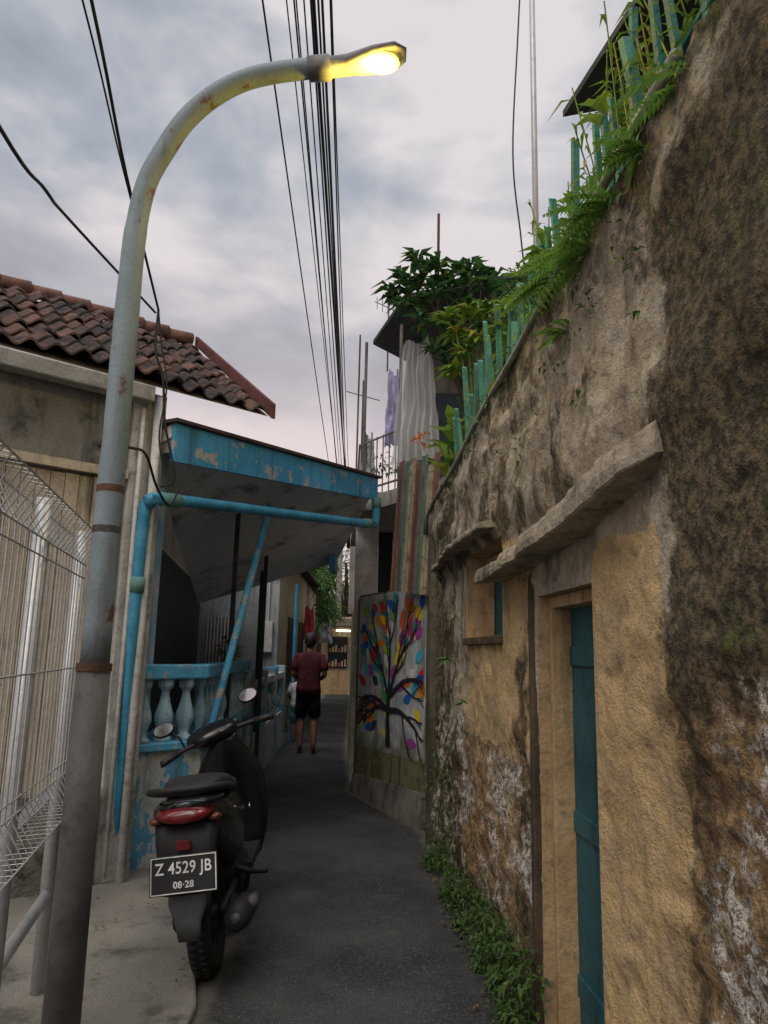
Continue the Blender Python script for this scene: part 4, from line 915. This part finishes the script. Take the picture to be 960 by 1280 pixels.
# ---------------------------------------------------------------- people
M_skin=plain('skin',(.20,.105,.065),.6,.3,var=.08); M_hair=plain('black_hair',(.012,.010,.009),.6)
def person(name,mat,shirt,shorts,sole):
    P=empty(name,mat)
    J={'pel':((0,0,.93),(.13,.10)),'sp':((0,-.005,1.10),(.125,.09)),'ch':((0,-.01,1.30),(.15,.10)),'nb':((0,0,1.45),(.06,.055)),'nk':((0,.01,1.50),(.052,.055)),'hd1':((0,.03,1.56),(.062,.07)),'hd2':((0,.025,1.63),(.078,.095)),'hd3':((0,.02,1.69),(.06,.075))}
    E=[('pel','sp'),('sp','ch'),('ch','nb'),('nb','nk'),('nk','hd1'),('hd1','hd2'),('hd2','hd3')]
    for sx,nm,kn,an,to in ((-1,'L',(-.10,.12,.51),(-.095,.02,.09),(-.10,.16,.035)),(1,'R',(.10,.04,.50),(.10,-.10,.10),(.11,.04,.035))):
        J['hip'+nm]=((sx*.09,0,.86),(.095,.095)); J['kn'+nm]=(kn,(.058,.06)); J['cf'+nm]=(tuple((V(kn)*.6+V(an)*.4)+V((0,-.02,0))),(.052,.055)); J['an'+nm]=(an,(.036,.036)); J['to'+nm]=(to,(.042,.024))
        J['sh'+nm]=((sx*.165,-.005,1.40),(.06,.06)); J['el'+nm]=((sx*.235,-.06,1.13),(.043,.043)); J['wr'+nm]=((sx*.17,.16,1.06),(.027,.03)); J['pa'+nm]=((sx*.145,.23,1.07),(.036,.022))
        E+=[('pel','hip'+nm),('hip'+nm,'kn'+nm),('kn'+nm,'cf'+nm),('cf'+nm,'an'+nm),('an'+nm,'to'+nm),('ch','sh'+nm),('sh'+nm,'el'+nm),('el'+nm,'wr'+nm),('wr'+nm,'pa'+nm)]
    K=list(J); me=bpy.data.meshes.new('body'); me.from_pydata([J[k][0] for k in K],[(K.index(a),K.index(b)) for a,b in E],[])
    o=bpy.data.objects.new('body',me); scene.collection.objects.link(o); me.materials.append(M_skin)
    sk=o.modifiers.new('s','SKIN'); sk.use_smooth_shade=True; o.modifiers.new('ss','SUBSURF').levels=2; o.modifiers['ss'].render_levels=2
    for i,k in enumerate(K): me.skin_vertices[0].data[i].radius=J[k][1]; me.skin_vertices[0].data[i].use_root=(k=='pel')
    o.parent=P
    m=MB()
    for sx in(-1,1):
        pc=V((sx*.145,.245,1.07))
        for q in range(4):
            b0=pc+V((sx*(.022-.015*q)*1.0,.015,.0)); L=[.055,.07,.075,.06][q]; m.tube([b0,b0+V((-sx*.004,L*.5,.0)),b0+V((-sx*.01,L*.75,-.02)),b0+V((-sx*.012,L*.7,-.04))],[.009,.0085,.008,.006],7)
        m.tube([pc+V((-sx*.028,-.02,0)),pc+V((-sx*.05,.01,.005)),pc+V((-sx*.05,.04,0))],[.011,.009,.007],7)
        m.ell((sx*.082,.01,1.615),.012,.022,.032)
        m.ell((sx*.03,.098,1.625),.012,.01,.007)
    m.ell((0,.118,1.60),.014,.018,.026); m.ell((0,.105,1.565),.024,.01,.008)
    m.obj('hands_and_face_features',M_skin,P,smooth=True)
    m=MB(); rings=[]
    for z,rx,ry,cy in ((1.54,.05,.045,-.025),(1.57,.07,.065,-.02),(1.62,.085,.09,-.008),(1.66,.09,.102,.005),(1.70,.085,.1,.015),(1.735,.065,.075,.015),(1.75,.03,.035,.015)): rings.append(sup((0,cy,z),(1,0,0),(0,1,0),rx,ry,18,2.1))
    m.loft(rings); ob=m.obj('hair',M_hair,P,smooth=True); roughen(ob,.006,30)
    m=MB(); rings=[]
    for z,rx,ry in ((.86,.185,.135),(.95,.18,.13),(1.08,.168,.12),(1.22,.183,.125),(1.34,.198,.125),(1.40,.19,.112),(1.44,.135,.09),(1.475,.075,.07)): rings.append([p+V((fb(p.x*7,p.y*7,z*5)*.008,fb(p.x*7+4,p.y*7,z*5)*.008,0)) for p in sup((0,-.005,z),(1,0,0),(0,1,0),rx,ry,26,2.4)])
    m.loft(rings)
    for sx in(-1,1): m.tube([(sx*.12,0,1.395),(sx*.17,-.005,1.385),(sx*.205,-.03,1.27),(sx*.225,-.045,1.19)],[.06,.072,.066,.068],14)
    m.obj('t_shirt',shirt,P,smooth=True)
    m=MB(); m.loft([sup((0,0,z),(1,0,0),(0,1,0),rx,ry,24,2.4) for z,rx,ry in ((.93,.165,.12),(.86,.178,.128),(.80,.176,.125))])
    for sx,kn in((-1,(-.10,.12,.51)),(1,(.10,.04,.50))):
        h=V((sx*.088,0,.84)); k=V(kn); m.tube([h,h.lerp(k,.5),h.lerp(k,.93)],[.095,.094,.09],16)
    m.obj('shorts',shorts,P,smooth=True)
    m=MB()
    for x,y,z,an in ((-.10,.10,.014,0),(.107,-.02,.022,.12)): m.loft([sup((x,y,z-.012+k),(1,0,0),(0,1,an),.048,.135,18,2.4) for k in(0,.018)])
    m.obj('sandals',sole,P)
M_shirt=plain('maroon_cloth',(.075,.022,.028),.9,.1); M_shorts=plain('navy_cloth',(.008,.010,.02),.9,.1)
person('walking_man',Matrix.Translation((-1.06,11.28,.012))@Matrix.Rotation(rad(4),4,'Z'),M_shirt,M_shorts,M_black)
person('walking_child',Matrix.Translation((-1.33,12.4,.012))@Matrix.Scale(.66,4),plain('white_cloth',(.5,.5,.5),.9),plain('light_blue_cloth',(.1,.3,.4),.9),M_grey)
print('done')
